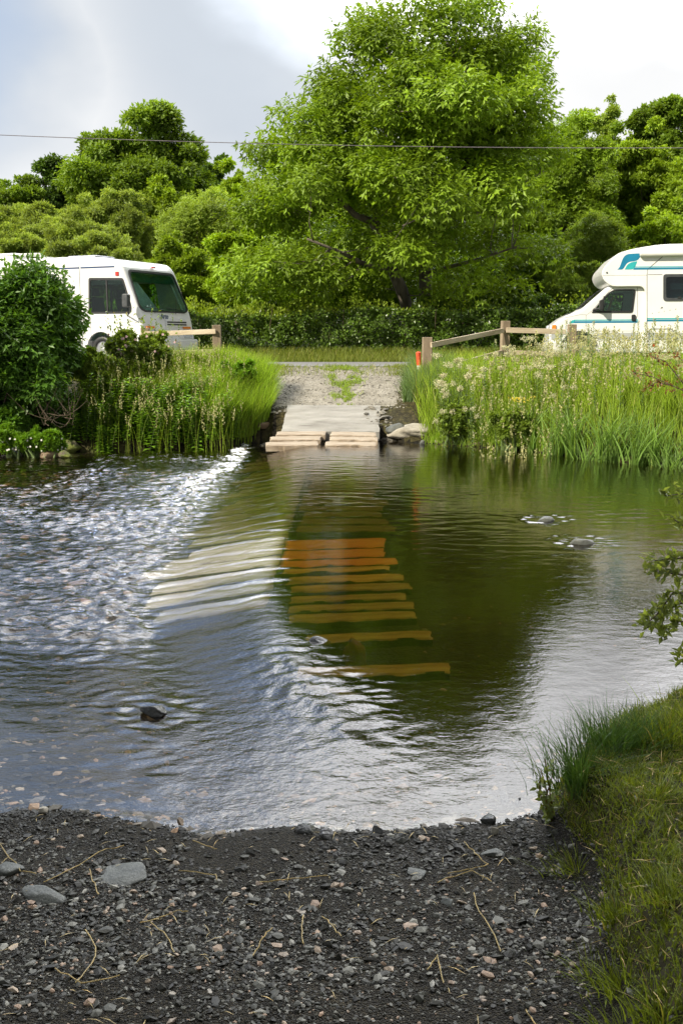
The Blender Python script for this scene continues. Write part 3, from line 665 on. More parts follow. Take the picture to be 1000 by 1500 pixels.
# ------------------------------------------------------------------ white A-class motorhome, left
ROAD = 1.182
PHI = R(25)
def left_motorhome():
    c0 = P(208, 470, 24.4); org = Vector((c0.x, 24.4, ROAD))
    root = empty('motorhome', org, (0, 0, -PHI))
    tag(root, 'white flat-fronted motorhome with big raked windscreen, behind the bushes on the left', 'motorhome')
    hx = Vector((math.cos(PHI), -math.sin(PHI), 0)); hy = Vector((math.sin(PHI), math.cos(PHI), 0))
    eye = Vector((0, 0, EYE))
    def SL(px, py, y=0.):
        r = ray(px, py); s = ((org+hy*y-eye).dot(hy))/r.dot(hy); p = eye+r*s-org
        return np.array([p.dot(hx), p.z])
    WD = 2.2
    side = lambda u, v, t: (u, t, v)
    top = SL(150, 376)[1]
    roofz = top
    prof = [(-7.2, .30), (-.0, .30), (.06, .42), (.06, .62), (.0, .95), (-.06, 1.22), (-.50, roofz-.28), (-.66, roofz-.09), (-1.1, roofz-.01), (-2.2, roofz+.02), (-7.2, roofz+.06)]
    prof = rounded(prof, [0, .05, .05, .1, .3, .15, .25, .2, .4, .3, 0], 4)
    body = prism('body', prof, side, 0, WD, M['van'], root, .09, 3)
    # plan-view rounding of the front comes from the bevel; the shell is hollow
    inner = [(-7.0, .55), (-.12, .55), (-.14, 1.2), (-.55, roofz-.3), (-.75, roofz-.16), (-7.0, roofz-.1)]
    cut = [prism('c', inner, side, .06, WD-.06, M['van'])]
    w1 = rounded([SL(132, 458), SL(191, 457.5), SL(192, 448), SL(180, 409), SL(132, 409)], [.05, .09, .1, .06, .05], 5)
    cut.append(prism('c', w1, side, -.2, .3, M['van']))
    w2 = rounded([(-4.3, w1[:, 1].min()), (-.95, w1[:, 1].min()), (-1.1, w1[:, 1].max()), (-4.3, w1[:, 1].max())], .08, 5)
    cut.append(prism('c', w2, side, WD-.3, WD+.3, M['van']))
    zz = (1.28, roofz-.36)
    rear_w = rounded([SL(48, 448), SL(84, 448), SL(84, 412), SL(48, 412)], .06, 5)
    cut.append(prism('c', rear_w, side, -.2, .3, M['van']))
    # windscreen: plane through (x=-.05,z=1.24)-(-.48,z=roof-.3)
    a0 = np.array([-.065, 1.24]); a1 = np.array([-.50, roofz-.29]); dv = a1-a0; Ls = np.linalg.norm(dv); dv = dv/Ls; nv = np.array([dv[1], -dv[0]])
    def scr(u, v, t): q = a0+dv*v+nv*t; return (q[0], u, q[1])
    wso = rounded([(.05, .10), (.22, .0), (WD-.22, .0), (WD-.05, .10), (WD-.14, Ls-.02), (.14, Ls-.02)], [.12, .2, .2, .12, .14, .14], 6)
    wsi = inset(wso, .045)
    cut.append(prism('c', wsi, scr, -.25, .25, M['van']))
    # wheel arch
    arch = [(-1.25+.44*math.cos(a), .33+.44*math.sin(a)) for a in np.linspace(0, 2*math.pi, 24, endpoint=False)]
    cut.append(prism('c', arch, side, -.2, .35, M['van']))
    cutout(body, cut)
    for p in body.data.polygons: p.use_smooth = False
    # windscreen
    fr = ring('windscreen_frame', wso, wsi, scr, -.01, .022, M['black'], root)
    prism('windscreen', wsi, scr, -.004, .004, M['glass'], fr)
    def winset(poly, nm, y0, s, dark=False):
        f = ring(nm, inset(poly, -.03), inset(poly, .02), side, y0-.014*s, y0+.01*s, M['black'], root)
        prism('pane', inset(poly, .015), side, y0, y0+.005, M['glassdark' if dark else 'glass'], f)
        return f
    f = winset(w1, 'side_window', 0, 1)
    u0 = SL(157, 430)[0]; prism('window_divider', [(u0-.02, w1[:, 1].min()), (u0+.02, w1[:, 1].min()), (u0+.02, w1[:, 1].max()), (u0-.02, w1[:, 1].max())], side, -.01, .02, M['black'], f)
    f2 = winset(w2, 'side_window', WD, -1); prism('window_divider', [(-2.6, w1[:, 1].min()), (-2.55, w1[:, 1].min()), (-2.55, w1[:, 1].max()), (-2.6, w1[:, 1].max())], side, WD-.03, WD, M['black'], f2)
    winset(rear_w, 'side_window', 0, 1, True)
    # sun visor strip, screens, blind
    prism('sun_visor', [(.15, Ls-.30), (WD-.15, Ls-.30), (WD-.16, Ls-.06), (.16, Ls-.06)], scr, -.06, -.04, surf('green_visor', two((.02, .12, .07)), 5, .4), root)
    bl = [(.13, Ls-.07), (.33, Ls-.07), (.98, .03), (.40, .04), (.16, .40)]
    prism('curtain', bl, scr, -.085, -.075, M['curtain'], root)
    prism('curtain', [(WD-.32, Ls-.1), (WD-.25, Ls-.1), (WD-.12, .1), (WD-.22, .1)], scr, -.085, -.075, M['curtain'], root)
    # interior
    box('dashboard', (-.75, .08, .95), (-.16, WD-.08, 1.2), M['darkgrey'], root, .05)
    seat(root, -1.45, .3, .85); seat(root, -1.45, 1.35, .85)
    box('interior_wall', (-4.9, .07, .55), (-4.82, WD-.07, roofz-.12), surf('cabin_lining', two((.16, .13, .10)), 3, .8), root)
    sw = MB(); tt = np.linspace(0, 2*math.pi, 25); tube(sw, np.stack([-.85+.06*np.sin(tt), 1.6+.2*np.cos(tt), 1.28+.19*np.sin(tt)], 1), np.full(25, .014), 6); sw.build('steering_wheel', M['black'], root)
    # roof stripe, seams
    for (xa, xb) in ((-20, 116.5), (118.5, 168)):
        p0, p1 = SL(xa, 396.0 if xa > 0 else 398), SL(xb, 394.3)
        z0 = roofz-.245
        decal('roof_stripe', [(p0[0], z0-.018), (p1[0], z0-.018), (p1[0], z0+.018), (p0[0], z0+.018)], side, M['navy'], root)
    xs_ = SL(117.5, 420)[0]; decal('door_seam', [(xs_-.008, .5), (xs_+.008, .5), (xs_+.008, roofz-.2), (xs_-.008, roofz-.2)], side, M['darkgrey'], root, -.002)
    xa_ = SL(133, 470)[0]; decal('door_seam', [(xa_-.006, .5), (xa_+.006, .5), (xa_+.006, 1.1), (xa_-.006, 1.1)], side, M['darkgrey'], root, -.002)
    zs = .98; decal('side_seam', [(-6.8, zs), (-.35, zs), (-.35, zs+.012), (-6.8, zs+.012)], side, M['vandirt'], root, -.002)
    m0 = SL(172, 401); prism('marker_lamp', [(m0[0]-.05, m0[1]-.05), (m0[0]+.05, m0[1]-.05), (m0[0]+.05, m0[1]+.05), (m0[0]-.05, m0[1]+.05)], side, 0.01, -.02, M['redl'], root, .008)
    front = lambda u, v, t: (0.058+t, u, v)
    # front details
    m1 = scr(WD*.58, Ls+.1, .02); box('marker_lamp', (m1[0]-.03, m1[1]-.05, m1[2]-.02), (m1[0]+.03, m1[1]+.05, m1[2]+.015), M['redl'], root, .008)
    fz = lambda u, v, t: (.06-(v-.62)*(.10 if v > .62 else 0)+t*1.0, u, v)
    gr = prism('grille', rounded([(.95, .90), (1.9, .90), (1.86, 1.06), (.99, 1.06)], .03), fz, -.03, .012, M['van'], root)
    for k in range(2): prism('grille_slot', [(1.0, .93+.06*k), (1.85, .93+.06*k), (1.85, .965+.06*k), (1.0, .965+.06*k)], fz, .012, .018, M['black'], gr)
    for y0 in (.10, WD-.52):
        h = prism('headlight', rounded([(y0, .62), (y0+.42, .62), (y0+.40, .82), (y0+.02, .82)], .05), fz, -.02, .02, M['lens'], root, .01)
        prism('indicator', rounded([(y0+.02, .85), (y0+.34, .85), (y0+.34, .90), (y0+.02, .90)], .015), fz, -.01, .022, M['orange'], root)
    bp_ = prism('bumper', rounded([(.0-.02, .24), (WD+.02, .24), (WD+.02, .58), (-.02, .58)], .05), lambda u, v, t: (t, u, v), -.3, .15, M['van'], root, .04, 3)
    prism('number_plate', [(.85, .36), (1.35, .36), (1.35, .47), (.85, .47)], lambda u, v, t: (.152+t, u, v), 0, .008, M['plasticw'], bp_)
    textmesh('badge_lettering', 'Arto', .17, M['navy'], root, (.045, .72, 1.09), (math.pi/2-.08, 0, math.pi/2), .003, .004)
    # mirror
    mr = empty('door_mirror', (-.35, -.02, 1.3)); mr.parent = root
    q = SL(187, 440, -.25)
    mb = MB(); tube(mb, [(-.42+.35, .02, -.15), (q[0]+.35, -.20, -.12), (q[0]+.35, -.25, q[1]-1.3-.1)], [.018, .018, .018], 6); mb.build('mirror_arm', M['black'], mr)
    prism('mirror_housing', rounded([(q[0]+.35-.08, q[1]-1.3-.16), (q[0]+.35+.08, q[1]-1.3-.16), (q[0]+.35+.09, q[1]-1.3+.15), (q[0]+.35-.07, q[1]-1.3+.15)], .05), side, -.36, -.22, M['darkgrey'], mr, .03)
    # wipers
    for y0 in (.45, 1.35):
        mb = MB(); a = scr(y0+.1, -.05, .05); b = scr(y0+.42, .42, .035); tube(mb, [a, b], [.010, .008], 5); c = scr(y0+.05, .33, .03); d = scr(y0+.80, .50, .03)
        tube(mb, [scr(y0-.2, .12, .03), scr(y0+.55, .06, .03)], [.008, .008], 5); mb.build('wiper', M['black'], root)
    # roof rack, vent
    rk = empty('roof_rack', (-3.2, 0, roofz+.02)); rk.parent = root
    for y0 in (.12, 1.5):
        mb = MB(); tube(mb, [(.25, y0, .02), (.05, y0, .12), (-3.8, y0, .14), (-4.0, y0, .02)], [.03]*4, 8)
        mb.build('rack_rail', M['plasticw'], rk)
    for k in range(3):
        mb = MB(); tube(mb, [(-.5-k*1.3, .12, .12), (-.5-k*1.3, 1.5, .12)], [.02, .02], 6); mb.build('rack_crossbar', M['plasticw'], rk)
    box('roof_vent', (-2.6, .5, roofz+.0), (-1.7, 1.3, roofz+.10), surf('vent_cover', two((.35, .36, .40)), 5, .4), root, .04)
    box('roof_vent', (-4.9, .5, roofz+.02), (-4.3, 1.1, roofz+.24), M['plasticw'], root, .05)
    wheel(root, -1.25, .04); wheel(root, -5.3, .04); wheel(root, -1.25, WD-.24)
    # side trim under the cab window
    box('skirt', (-7.1, -.012, .3), (-1.8, .02, .52), M['vandirt'], root, .004)
    return root
left_motorhome()

# ------------------------------------------------------------------ coachbuilt camper, right
def right_camper():
    D = 22.7; X0 = P(805, 500, D).x
    root = empty('camper_van', (X0, D, ROAD), (0, 0, -R(8)))
    tag(root, 'white overcab camper van with teal and blue leaf logo behind the rail fence', 'camper van')
    def q(px, py): p = P(px, py, D); return np.array([p.x-X0, p.z-ROAD])
    side = lambda u, v, t: (u, t, v)
    # coach body incl. overcab
    lu = [q(943, 517), q(942, 432), q(937, 420.5), q(893, 420.5), q(882, 412), q(878.5, 402), q(881, 394), q(900, 372.5), q(922, 366), q(962, 359.5), (7.0, q(962, 359)[1]), (7.0, .25)]
    lu = rounded(lu, [.02, .1, .12, .1, .08, .08, .08, .12, .3, .3, .1, .05], 5)
    body = prism('body', lu, side, 0, 2.05, M['van'], root, .05, 3)
    win = rounded([q(967, 439.5), q(1035, 439.5), q(1035, 405), q(967, 405)], .06, 5)
    cut = [prism('c', win, side, -.2, .25, M['van']), prism('c', [(3.0, .5), (6.8, .5), (6.8, 2.4), (3.0, 2.4)], side, .06, 1.98, M['van'])]
    cutout(body, cut)
    # cab
    cb = [q(944, 517), (0.02, .28), (-.02, .45), q(804, 488), q(806, 478), q(824, 464), q(849, 454), q(888, 419.5), q(944, 419.5)]
    cb = rounded(cb, [0, .06, .06, .08, .08, .3, .1, .1, 0], 5)
    cab = prism('cab', cb, side, .10, 1.88, M['van'], root, .06, 3)
    cwin = rounded([q(866, 457), q(922.5, 457), q(926.5, 425), q(897, 425.5), q(889, 430)], [.03, .05, .06, .1, .1], 5)
    inner = [q(942, 500), q(850, 500), q(852, 459), q(889, 425), q(942, 424)]
    cut = [prism('c', inner, side, .16, 1.82, M['van']), prism('c', cwin, side, -.1, .3, M['van']), prism('c', cwin, side, 1.7, 2.1, M['van'])]
    a0, a1 = q(851, 452.5), q(886, 422); dv = a1-a0; Ls = np.linalg.norm(dv); dv /= Ls; nv = np.array([-dv[1], dv[0]])
    def scr(u, v, t): k = a0+dv*v+nv*t; return (k[0], u, k[1])
    wso = rounded([(.2, .04), (1.78, .04), (1.68, Ls-.03), (.30, Ls-.03)], .08, 5)
    cut.append(prism('c', wso, scr, -.2, .2, M['van']))
    wc = q(847, 512); wc = (wc[0], .33)
    arch = [(wc[0]+.43*math.cos(a), wc[1]+.02+.43*math.sin(a)) for a in np.linspace(0, 2*math.pi, 28, endpoint=False)]
    cut.append(prism('c', arch, side, -.1, .42, M['van']))
    cutout(cab, cut)
    o_ = [(wc[0]+.47*math.cos(a), wc[1]+.02+.47*math.sin(a)) for a in np.linspace(0, math.pi, 20)]
    i_ = [(wc[0]+.425*math.cos(a), wc[1]+.02+.425*math.sin(a)) for a in np.linspace(0, math.pi, 20)]
    prism('wheel_arch_trim', o_+i_[::-1], side, .085, .13, M['plasticw'], root)
    wheel(root, wc[0], .13, .33, .2)
    wheel(root, wc[0]+2.9, .06, .33, .2); wheel(root, wc[0], 1.66, .33, .2)
    f = ring('windscreen_frame', inset(wso, -.02), inset(wso, .03), scr, -.01, .014, M['black'], root); prism('windscreen', inset(wso, .02), scr, -.004, .004, M['glass'], f)
    f = ring('cab_window', inset(cwin, -.02), inset(cwin, .02), side, .088, .11, M['black'], root); prism('pane', inset(cwin, .015), side, .10, .106, M['glass'], f)
    xq = q(881, 440)[0]; prism('window_divider', [q(880.2, 456), q(882.5, 456), q(884, 434), q(882, 434)], side, .092, .11, M['black'], f)
    f = ring('cab_window', inset(cwin, -.02), inset(cwin, .02), side, 1.87, 1.892, M['black'], root); prism('pane', inset(cwin, .015), side, 1.875, 1.88, M['glass'], f)
    f = ring('living_window', inset(win, -.03), inset(win, .03), side, -.02, .015, M['darkgrey'], root); prism('pane', inset(win, .02), side, -.004, .004, M['glassdark'], f)
    prism('window_catch', [q(985, 438.5), q(990, 438.5), q(990, 435.5), q(985, 435.5)], side, -.03, -.02, M['black'], f)
    # blind inside
    box('window_blind', (q(967, 405)[0], .10, q(0, 425)[1]), (q(1035, 405)[0], .12, q(0, 404)[1]), surf('blind_cloth', two((.28, .30, .30)), 6, .9), root)
    box('kitchen_unit', (3.6, .9, .6), (5.8, 1.9, 1.3), M['wood'], root, .02)
    seat(root, q(925, 470)[0]-.05, .3, .72, -1); seat(root, q(925, 470)[0]-.05, 1.15, .72, -1)
    box('dashboard', (q(852, 0)[0], .2, .85), (q(868, 0)[0]+.1, 1.78, q(0, 457.5)[1]), M['darkgrey'], root, .04)
    sw = MB(); tt = np.linspace(0, 2*math.pi, 25); cq = q(882, 455); tube(sw, np.stack([cq[0]+.08*np.sin(tt), .5+.2*np.cos(tt), cq[1]+.18*np.sin(tt)], 1), np.full(25, .013), 6); sw.build('steering_wheel', M['black'], root)
    prism('wooden_batten', [q(890, 456), q(893, 456), q(900, 434), q(897, 434)], side, .5, .56, M['wood'], root)
    # door seams, handle
    def line(pts, w=.008, nm='door_seam', mat='darkgrey', y=.10):
        mb = MB(); tube(mb, [(p[0], y, p[1]) for p in pts], [w*.5]*len(pts), 4); return mb.build(nm, M[mat], root)
    line([q(857, 487), q(857, 462), q(866, 455), q(890, 427), q(896, 422)])
    line([q(930, 422), q(930, 462), q(924, 485), q(919, 500)])
    line([q(857, 485), q(930, 485)], .006)
    prism('door_handle', rounded([q(921.5, 470.5), q(927.5, 470.5), q(927.5, 461), q(921.5, 461)], .03), side, .10, .07, M['black'], root, .01)
    # stripes on the cab and body
    for (z0, z1, m) in ((473.2, 470.4, 'blue'), (469.8, 468.2, 'teal')):
        decal('cab_stripe', [q(838, z0), q(931, z0-.2), q(931, z1-.2), q(840, z1)], lambda u, v, t: (u, .10+t, v), M[m], root)
        decal('body_stripe', [q(943, z0-2), (6.8, q(0, z0-2)[1]), (6.8, q(0, z1-2)[1]), q(943, z1-2)], side, M[m], root)
    decal('cab_stripe', [q(832, 473.5), q(838, 473.5), q(842, 469), q(837, 469)], lambda u, v, t: (u, .10+t, v), M['teal'], root, -.004)
    decal('lower_band', [q(872, 498), q(931, 498), q(931, 487.5), q(872, 487.5)], lambda u, v, t: (u, .10+t, v), M['vandirt'], root)
    decal('lower_band', [q(944, 498), (6.8, q(0, 498)[1]), (6.8, q(0, 487.5)[1]), q(944, 487.5)], side, M['vandirt'], root)
    decal('lower_band', [q(807, 498), q(828, 498), q(828, 488), q(807, 488)], lambda u, v, t: (u, .10+t, v), M['vandirt'], root)
    for (z0, z1, m) in ((396.2, 393.2, 'blue'), (392.6, 391.6, 'teal')):
        decal('overcab_stripe', [q(923, z0), (6.8, q(0, z0)[1]), (6.8, q(0, z1)[1]), q(925, z1)], side, M[m], root)
    def bez(pts, n=10):
        pts = [np.array(p, dtype=float) for p in pts]; o = []
        for t in np.linspace(0, 1, n): o.append((1-t)**3*pts[0]+3*t*(1-t)**2*pts[1]+3*t*t*(1-t)*pts[2]+t**3*pts[3])
        return o
    big = bez([(900.5, 395.8), (908, 392), (905, 375), (917, 373.2)])+bez([(917, 373.2), (924, 372.8), (930, 372.6), (935.5, 372.2)], 4)[1:]+bez([(935.5, 372.2), (930, 386), (926, 383), (919, 384.5)])[1:]+bez([(919, 384.5), (912, 386), (912, 393), (907.5, 395.8)])[1:]
    sm = bez([(911, 395.8), (914, 392), (913, 385), (929, 384)])+bez([(929, 384), (925, 396), (924, 395), (920, 395.8)])[1:]
    decal('logo_blade', [q(*p) for p in big], side, M['blue'], root); decal('logo_blade', [q(*p) for p in sm], side, M['teal'], root)
    # awning
    mb = MB(); z = q(0, 373.5)[1]; tube(mb, [(q(950.5, 0)[0], -.06, z), (q(952, 0)[0], -.06, z), (6.8, -.06, z)], [.05, .065, .065], 12)
    mb.build('awning', M['plasticw'], root, smooth=True)
    line([q(965, 377), q(950, 390), q(943.5, 396), q(942.6, 404), q(942.4, 516)], .014, 'panel_joint', 'darkgrey', .0)
    line([q(880, 404.2), q(942, 404.2)], .006, 'panel_joint', 'darkgrey', .0); line([q(944, 403.6), q(964, 403.6)], .012, 'panel_joint', 'darkgrey', .0)
    prism('marker_lamp', [q(885, 401), q(887, 401), q(887, 399), q(885, 399)], side, 0, -.015, M['darkgrey'], root)
    for (px, py, r) in ((950, 459.5, .9), (959, 458, .9), (963, 451.5, 2), (966.5, 456.5, .8), (974.5, 455, 1), (982.5, 453.5, 1)):
        decal('bird_sticker', [q(px-r, py+r*.6), q(px+r, py+r*.2), q(px+.2*r, py-r*.9)], side, M['darkgrey'], root)
    # locker hatch
    h0 = rounded([q(944.5, 516), q(979, 516), q(979, 481.5), q(944.5, 481.5)], .07, 5)
    ring('locker_hatch', h0, inset(h0, .012), side, -.008, .004, M['darkgrey'], root)
    prism('hatch_handle', [q(958, 485.5), q(966, 485.5), q(966, 482.5), q(958, 482.5)], side, 0, -.02, M['plasticw'], root, .004)
    # front lamps, bumper, mirror, wiper
    prism('indicator', rounded([q(807.5, 482), q(814, 482), q(814, 475.5), q(808.5, 476)], .02), side, .15, .07, M['orange'], root, .01)
    box('headlight', (-.005, .28, q(0, 484)[1]), (.10, .62, q(0, 476)[1]), M['lens'], root, .02)
    box('headlight', (-.005, 1.36, q(0, 484)[1]), (.10, 1.70, q(0, 476)[1]), M['lens'], root, .02)
    prism('bumper', rounded([(-.08, .30), (.55, .30), (.55, .52), (-.06, .52)], .05), side, .05, 1.93, M['plasticw'], root, .04)
    mr = prism('door_mirror', rounded([q(874.5, 455), q(880.5, 455), q(880.8, 439), q(875, 440)], .05), side, -.12, .0, M['black'], root, .03)
    mb = MB(); tube(mb, [(q(868, 454)[0], .12, q(0, 454)[1]), (q(877, 454)[0], -.02, q(0, 452)[1])], [.035, .025], 6); mb.build('mirror_arm', M['black'], mr)
    mb = MB(); tube(mb, [scr(.5, -.03, .03), scr(.95, Ls*.8, .03)], [.008, .008], 5); mb.build('wiper', M['black'], root)
    mb = MB(); tube(mb, [scr(1.2, -.03, .03), scr(1.6, Ls*.7, .03)], [.008, .008], 5); mb.build('wiper', M['black'], root)
    line([q(822, 466), q(849, 461), q(857, 461)], .006, 'bonnet_seam')
    prism('fuel_flap', rounded([q(950, 508), q(956, 508), q(956, 502), q(950, 502)], .02), side, 0, -.01, M['redl'], root)
    return root
right_camper()

# ------------------------------------------------------------------ power line
mb = MB(); a = P(-500, 190, 24); b = P(1500, 226, 25)
t = np.linspace(0, 1, 60)[:, None]; pts = np.array(a)*(1-t)+np.array(b)*t; pts[:, 2] -= 1.0*4*(t*(1-t))[:, 0]*.35
pts[:, 2] += P(500, 213, 24.5).z-np.interp(0, pts[:, 0], pts[:, 2])
tube(mb, pts, np.full(60, .0085), 5)
tag(mb.build('power_line', M['wire']), 'thin overhead cable crossing the sky and the big tree', 'cable')

# ------------------------------------------------------------------ fences
def post(par, x, y, top, w, mat='timber'):
    g = Gs(x, y)-.2
    o = box('post', (-w/2, -w/2, 0), (w/2, w/2, top-g), M[mat], par, .012); o.location = (x, y, g); o.rotation_euler = (0, R(rng.normal()*1.2), R(rng.normal()*4)); return o
def rail(par, a, b, h=.10, w=.04, mat='rail', nm='rail'):
    a = Vector(a); b = Vector(b); d = b-a; L = d.length
    o = box(nm, (0, -w/2, -h/2), (L, w/2, h/2), M[mat], par, .006)
    o.location = a; o.rotation_euler = d.to_track_quat('X', 'Z').to_euler(); return o
fr = empty('timber_fence', (0, 0, 0)); tag(fr, 'wooden post and rail fence in front of the camper van, dipping towards the ford', 'fence')
A = P(626, 494, 20.0); B = P(739, 470, 21.6); C = P(837, 475, 21.7)
for p, w in ((A, .19), (B, .17), (C, .17)): post(fr, p.x, p.y, p.z, w)
off = Vector((.03, -.12, 0))
rail(fr, P(631, 505.5, 19.88), P(737, 484, 21.48)); rail(fr, P(741, 483.5, 21.48), P(828, 486, 21.58), .11)
rail(fr, P(632, 544, 19.88), P(735, 516, 21.5)); rail(fr, P(741, 516, 21.5), P(828, 520, 21.6))
fl = empty('timber_fence', (0, 0, 0)); tag(fl, 'short wooden post and rail fence in front of the flat-fronted motorhome', 'fence')
A = P(319, 476, 21.0); B = P(213, 480, 21.4); Cc = P(252, 486, 21.2)
post(fl, A.x, A.y, A.z, .17); post(fl, B.x, B.y, B.z, .17)
rail(fl, P(208, 489.5, 21.25), P(316, 485.5, 20.87)); rail(fl, P(208, 518, 21.25), P(316, 515, 20.87))
s = P(615, 516, 19.6); g = Gs(s.x, s.y)
st = empty('marker_stake', (s.x, s.y, g), (R(2), R(-3), 0)); tag(st, 'thin marker stake with red top and white foot beside the gatepost', 'stake')
mb = MB(); tube(mb, [(0, 0, -.1), (0, 0, P(615, 535, 19.6).z-g)], [.04, .04], 8); mb.build('white_foot', M['stakewhite'], st)
mb = MB(); z0 = P(615, 535, 19.6).z-g; z1 = P(615, 515, 19.6).z-g; tube(mb, [(0, 0, z0), (0, 0, z1-.02), (0, 0, z1)], [.041, .05, .03], 8); mb.build('red_top', M['stakered'], st)

# ------------------------------------------------------------------ ford: slab and planks
pts4 = [PG(417, 597, .50), PG(566, 597, .50)]
def slab(name, corners_top, thick, mat, label, cat='slab', group=None, parent=None, nrough=.006, side=None):
    """quad sheet with thickness, finely divided and worn"""
    c = [np.array(p, dtype=float) for p in corners_top]; n, m = 24, 16
    L = []; bm = bmesh.new()
    u = np.linspace(0, 1, n+1); v = np.linspace(0, 1, m+1)
    ctr = sum(c)/4; sd = rng.random()*50
    top = [[None]*(n+1) for _ in range(m+1)]
    for j in range(m+1):
        for i in range(n+1):
            p = (c[0]*(1-u[i])+c[1]*u[i])*(1-v[j])+(c[3]*(1-u[i])+c[2]*u[i])*v[j]
            e = float(fbm(np.array([p[0]*6+sd]), np.array([p[1]*6]), 3, 70)[0])
            ed = 1 if (i in (0, n) or j in (0, m)) else 0
            p = p+np.array([ed*e*.02, ed*e*.02, e*nrough-ed*.008])
            top[j][i] = bm.verts.new(p-ctr)
    for j in range(m):
        for i in range(n): bm.faces.new((top[j][i], top[j][i+1], top[j+1][i+1], top[j+1][i]))
    border = [e for e in bm.edges if e.is_boundary]
    r = bmesh.ops.extrude_edge_only(bm, edges=border)
    vs = [g for g in r['geom'] if isinstance(g, bmesh.types.BMVert)]
    for q in vs: q.co.z -= thick
    bmesh.ops.contextual_create(bm, geom=[e for e in bm.edges if e.is_boundary])
    bmesh.ops.recalc_face_normals(bm, faces=bm.faces)
    bm.normal_update()
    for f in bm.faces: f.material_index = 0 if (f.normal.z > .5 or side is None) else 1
    o = mkbm(name, bm, [mat, side or mat]); o.location = ctr
    tag(o, label, cat, group); return o
sb = PG(398, 628, .20); 
slab('concrete_slab', [(-1.06, 17.55, .185), (.66, 17.55, .175), (.72, 18.75, .56), (-1.00, 18.75, .57)], .16, M['concrete'], 'wide pale worn concrete slab sloping down the track above the planks')
def plank(c0, c1, depth, thick, mat, label, group=None, tiltz=(0, 0), name='plank', skew=0.0, up=0.0, side=None):
    (x0, y0), (x1, y1) = c0, c1; z0, z1 = tiltz
    return slab(name, [(x0, y0, z0), (x1, y1, z1), (x1+skew, y1+depth, z1+up), (x0+skew, y0+depth, z0+up)], thick, mat, label, 'plank', group, nrough=.004, side=side)
g1 = 'bleached planks at the foot of the slab'
plank((-1.13, 17.20), (-.28, 17.30), .24, .09, M['plankpale'], 'upper bleached plank left of the gap, just below the slab', g1, (.145, .145), up=.04)
plank((-1.22, 16.93), (-.36, 17.03), .25, .09, M['plankpale'], 'middle bleached plank left of the gap', g1, (.085, .085), up=.04)
plank((-1.27, 16.62), (-.40, 16.74), .26, .09, M['plankpale'], 'lowest bleached plank left of the gap, at the waterline', g1, (.020, .025), up=.04)
plank((-.18, 17.27), (.60, 17.22), .24, .09, M['plankpale'], 'upper bleached plank right of the gap, just below the slab', g1, (.14, .13), up=.04)
plank((-.20, 17.02), (.62, 16.96), .22, .08, M['plankpale'], 'middle bleached plank right of the gap', g1, (.085, .075), up=.035)
plank((-.27, 16.75), (.58, 16.70), .22, .08, M['plankpale'], 'lowest bleached plank right of the gap, at the waterline', g1, (.025, .02), up=.035)
# submerged planks: (pixel y of the near edge, far edge, x left, x right, material)
sub = [(800, 786, 426, 565, 'plankorange'), (814, 801, 424, 563, 'plankorange'), (825, 815, 420, 582, 'plankorange'), (834, 827, 428, 570, 'plankwet'), (849, 838, 436, 590, 'plankwet'),
       (862, 851, 440, 603, 'plankwet'), (877, 866, 440, 595, 'plankwet'), (890, 879, 440, 608, 'plankwet'), (905, 892, 440, 609, 'plankwet'), (934, 921, 468, 636, 'plankwet'), (984, 968, 455, 660, 'plankwet')]
names = ['farthest orange plank lying under the water', 'second orange plank under the water', 'third orange plank under the water, longer than its neighbours', 'thin mossy brown plank under the water nearest the orange ones',
         'mossy brown plank under the water, second from the orange ones', 'mossy brown plank under the water, third from the orange ones', 'mossy brown plank under the water, fourth from the orange ones', 'mossy brown plank under the water, fifth from the orange ones',
         'mossy brown plank ending the close-set run under the water', 'lone mossy brown plank under the water beside a red stone', 'nearest mossy brown plank, alone under the water']
for (yb, yt, xl, xr, m), nm in zip(sub, names):
    zt = -.035
    a = PG(xl, yb, zt); b = PG(xr, yb, zt); c = PG(xl, yt, zt)
    plank((a.x-.08, a.y), (b.x, b.y), c.y-a.y-.012, .045, M[m], nm, 'planks under the water of the ford', (zt-.03, zt), up=-.004, side=M['rockwet_gapshade'])  # side faces coloured dark to stand in for shade in the gaps
# the far run, deep in the reflections
k = 0
for y0 in np.arange(9.9, 16.3, .42):
    plank((-.45+rng.normal()*.04, y0), (.50+rng.normal()*.05, y0+rng.normal()*.02), .33, .10, M['plankdim'], 'dim mossy plank under the dark water between the orange planks and the far bank', 'dim planks under the far half of the ford', (-.13, -.13), side=M['rockwet_gapshade'])  # gap shade put into the colour of the plank sides
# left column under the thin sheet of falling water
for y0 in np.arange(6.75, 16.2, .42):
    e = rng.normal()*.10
    plank((-1.50+e, y0), (-.52, y0+rng.normal()*.02), .36, .10, M['plankgrey' if y0 < 9.2 else 'plankdim'], 'plank under the thin sloping sheet of water on the left half of the ford', 'planks under the sloping sheet of water', (-.185-.06*(y0 > 9), -.035-.07*(y0 > 9)), side=M['rockwet_gapshade'])  # plank sides painted dark as shade between the planks

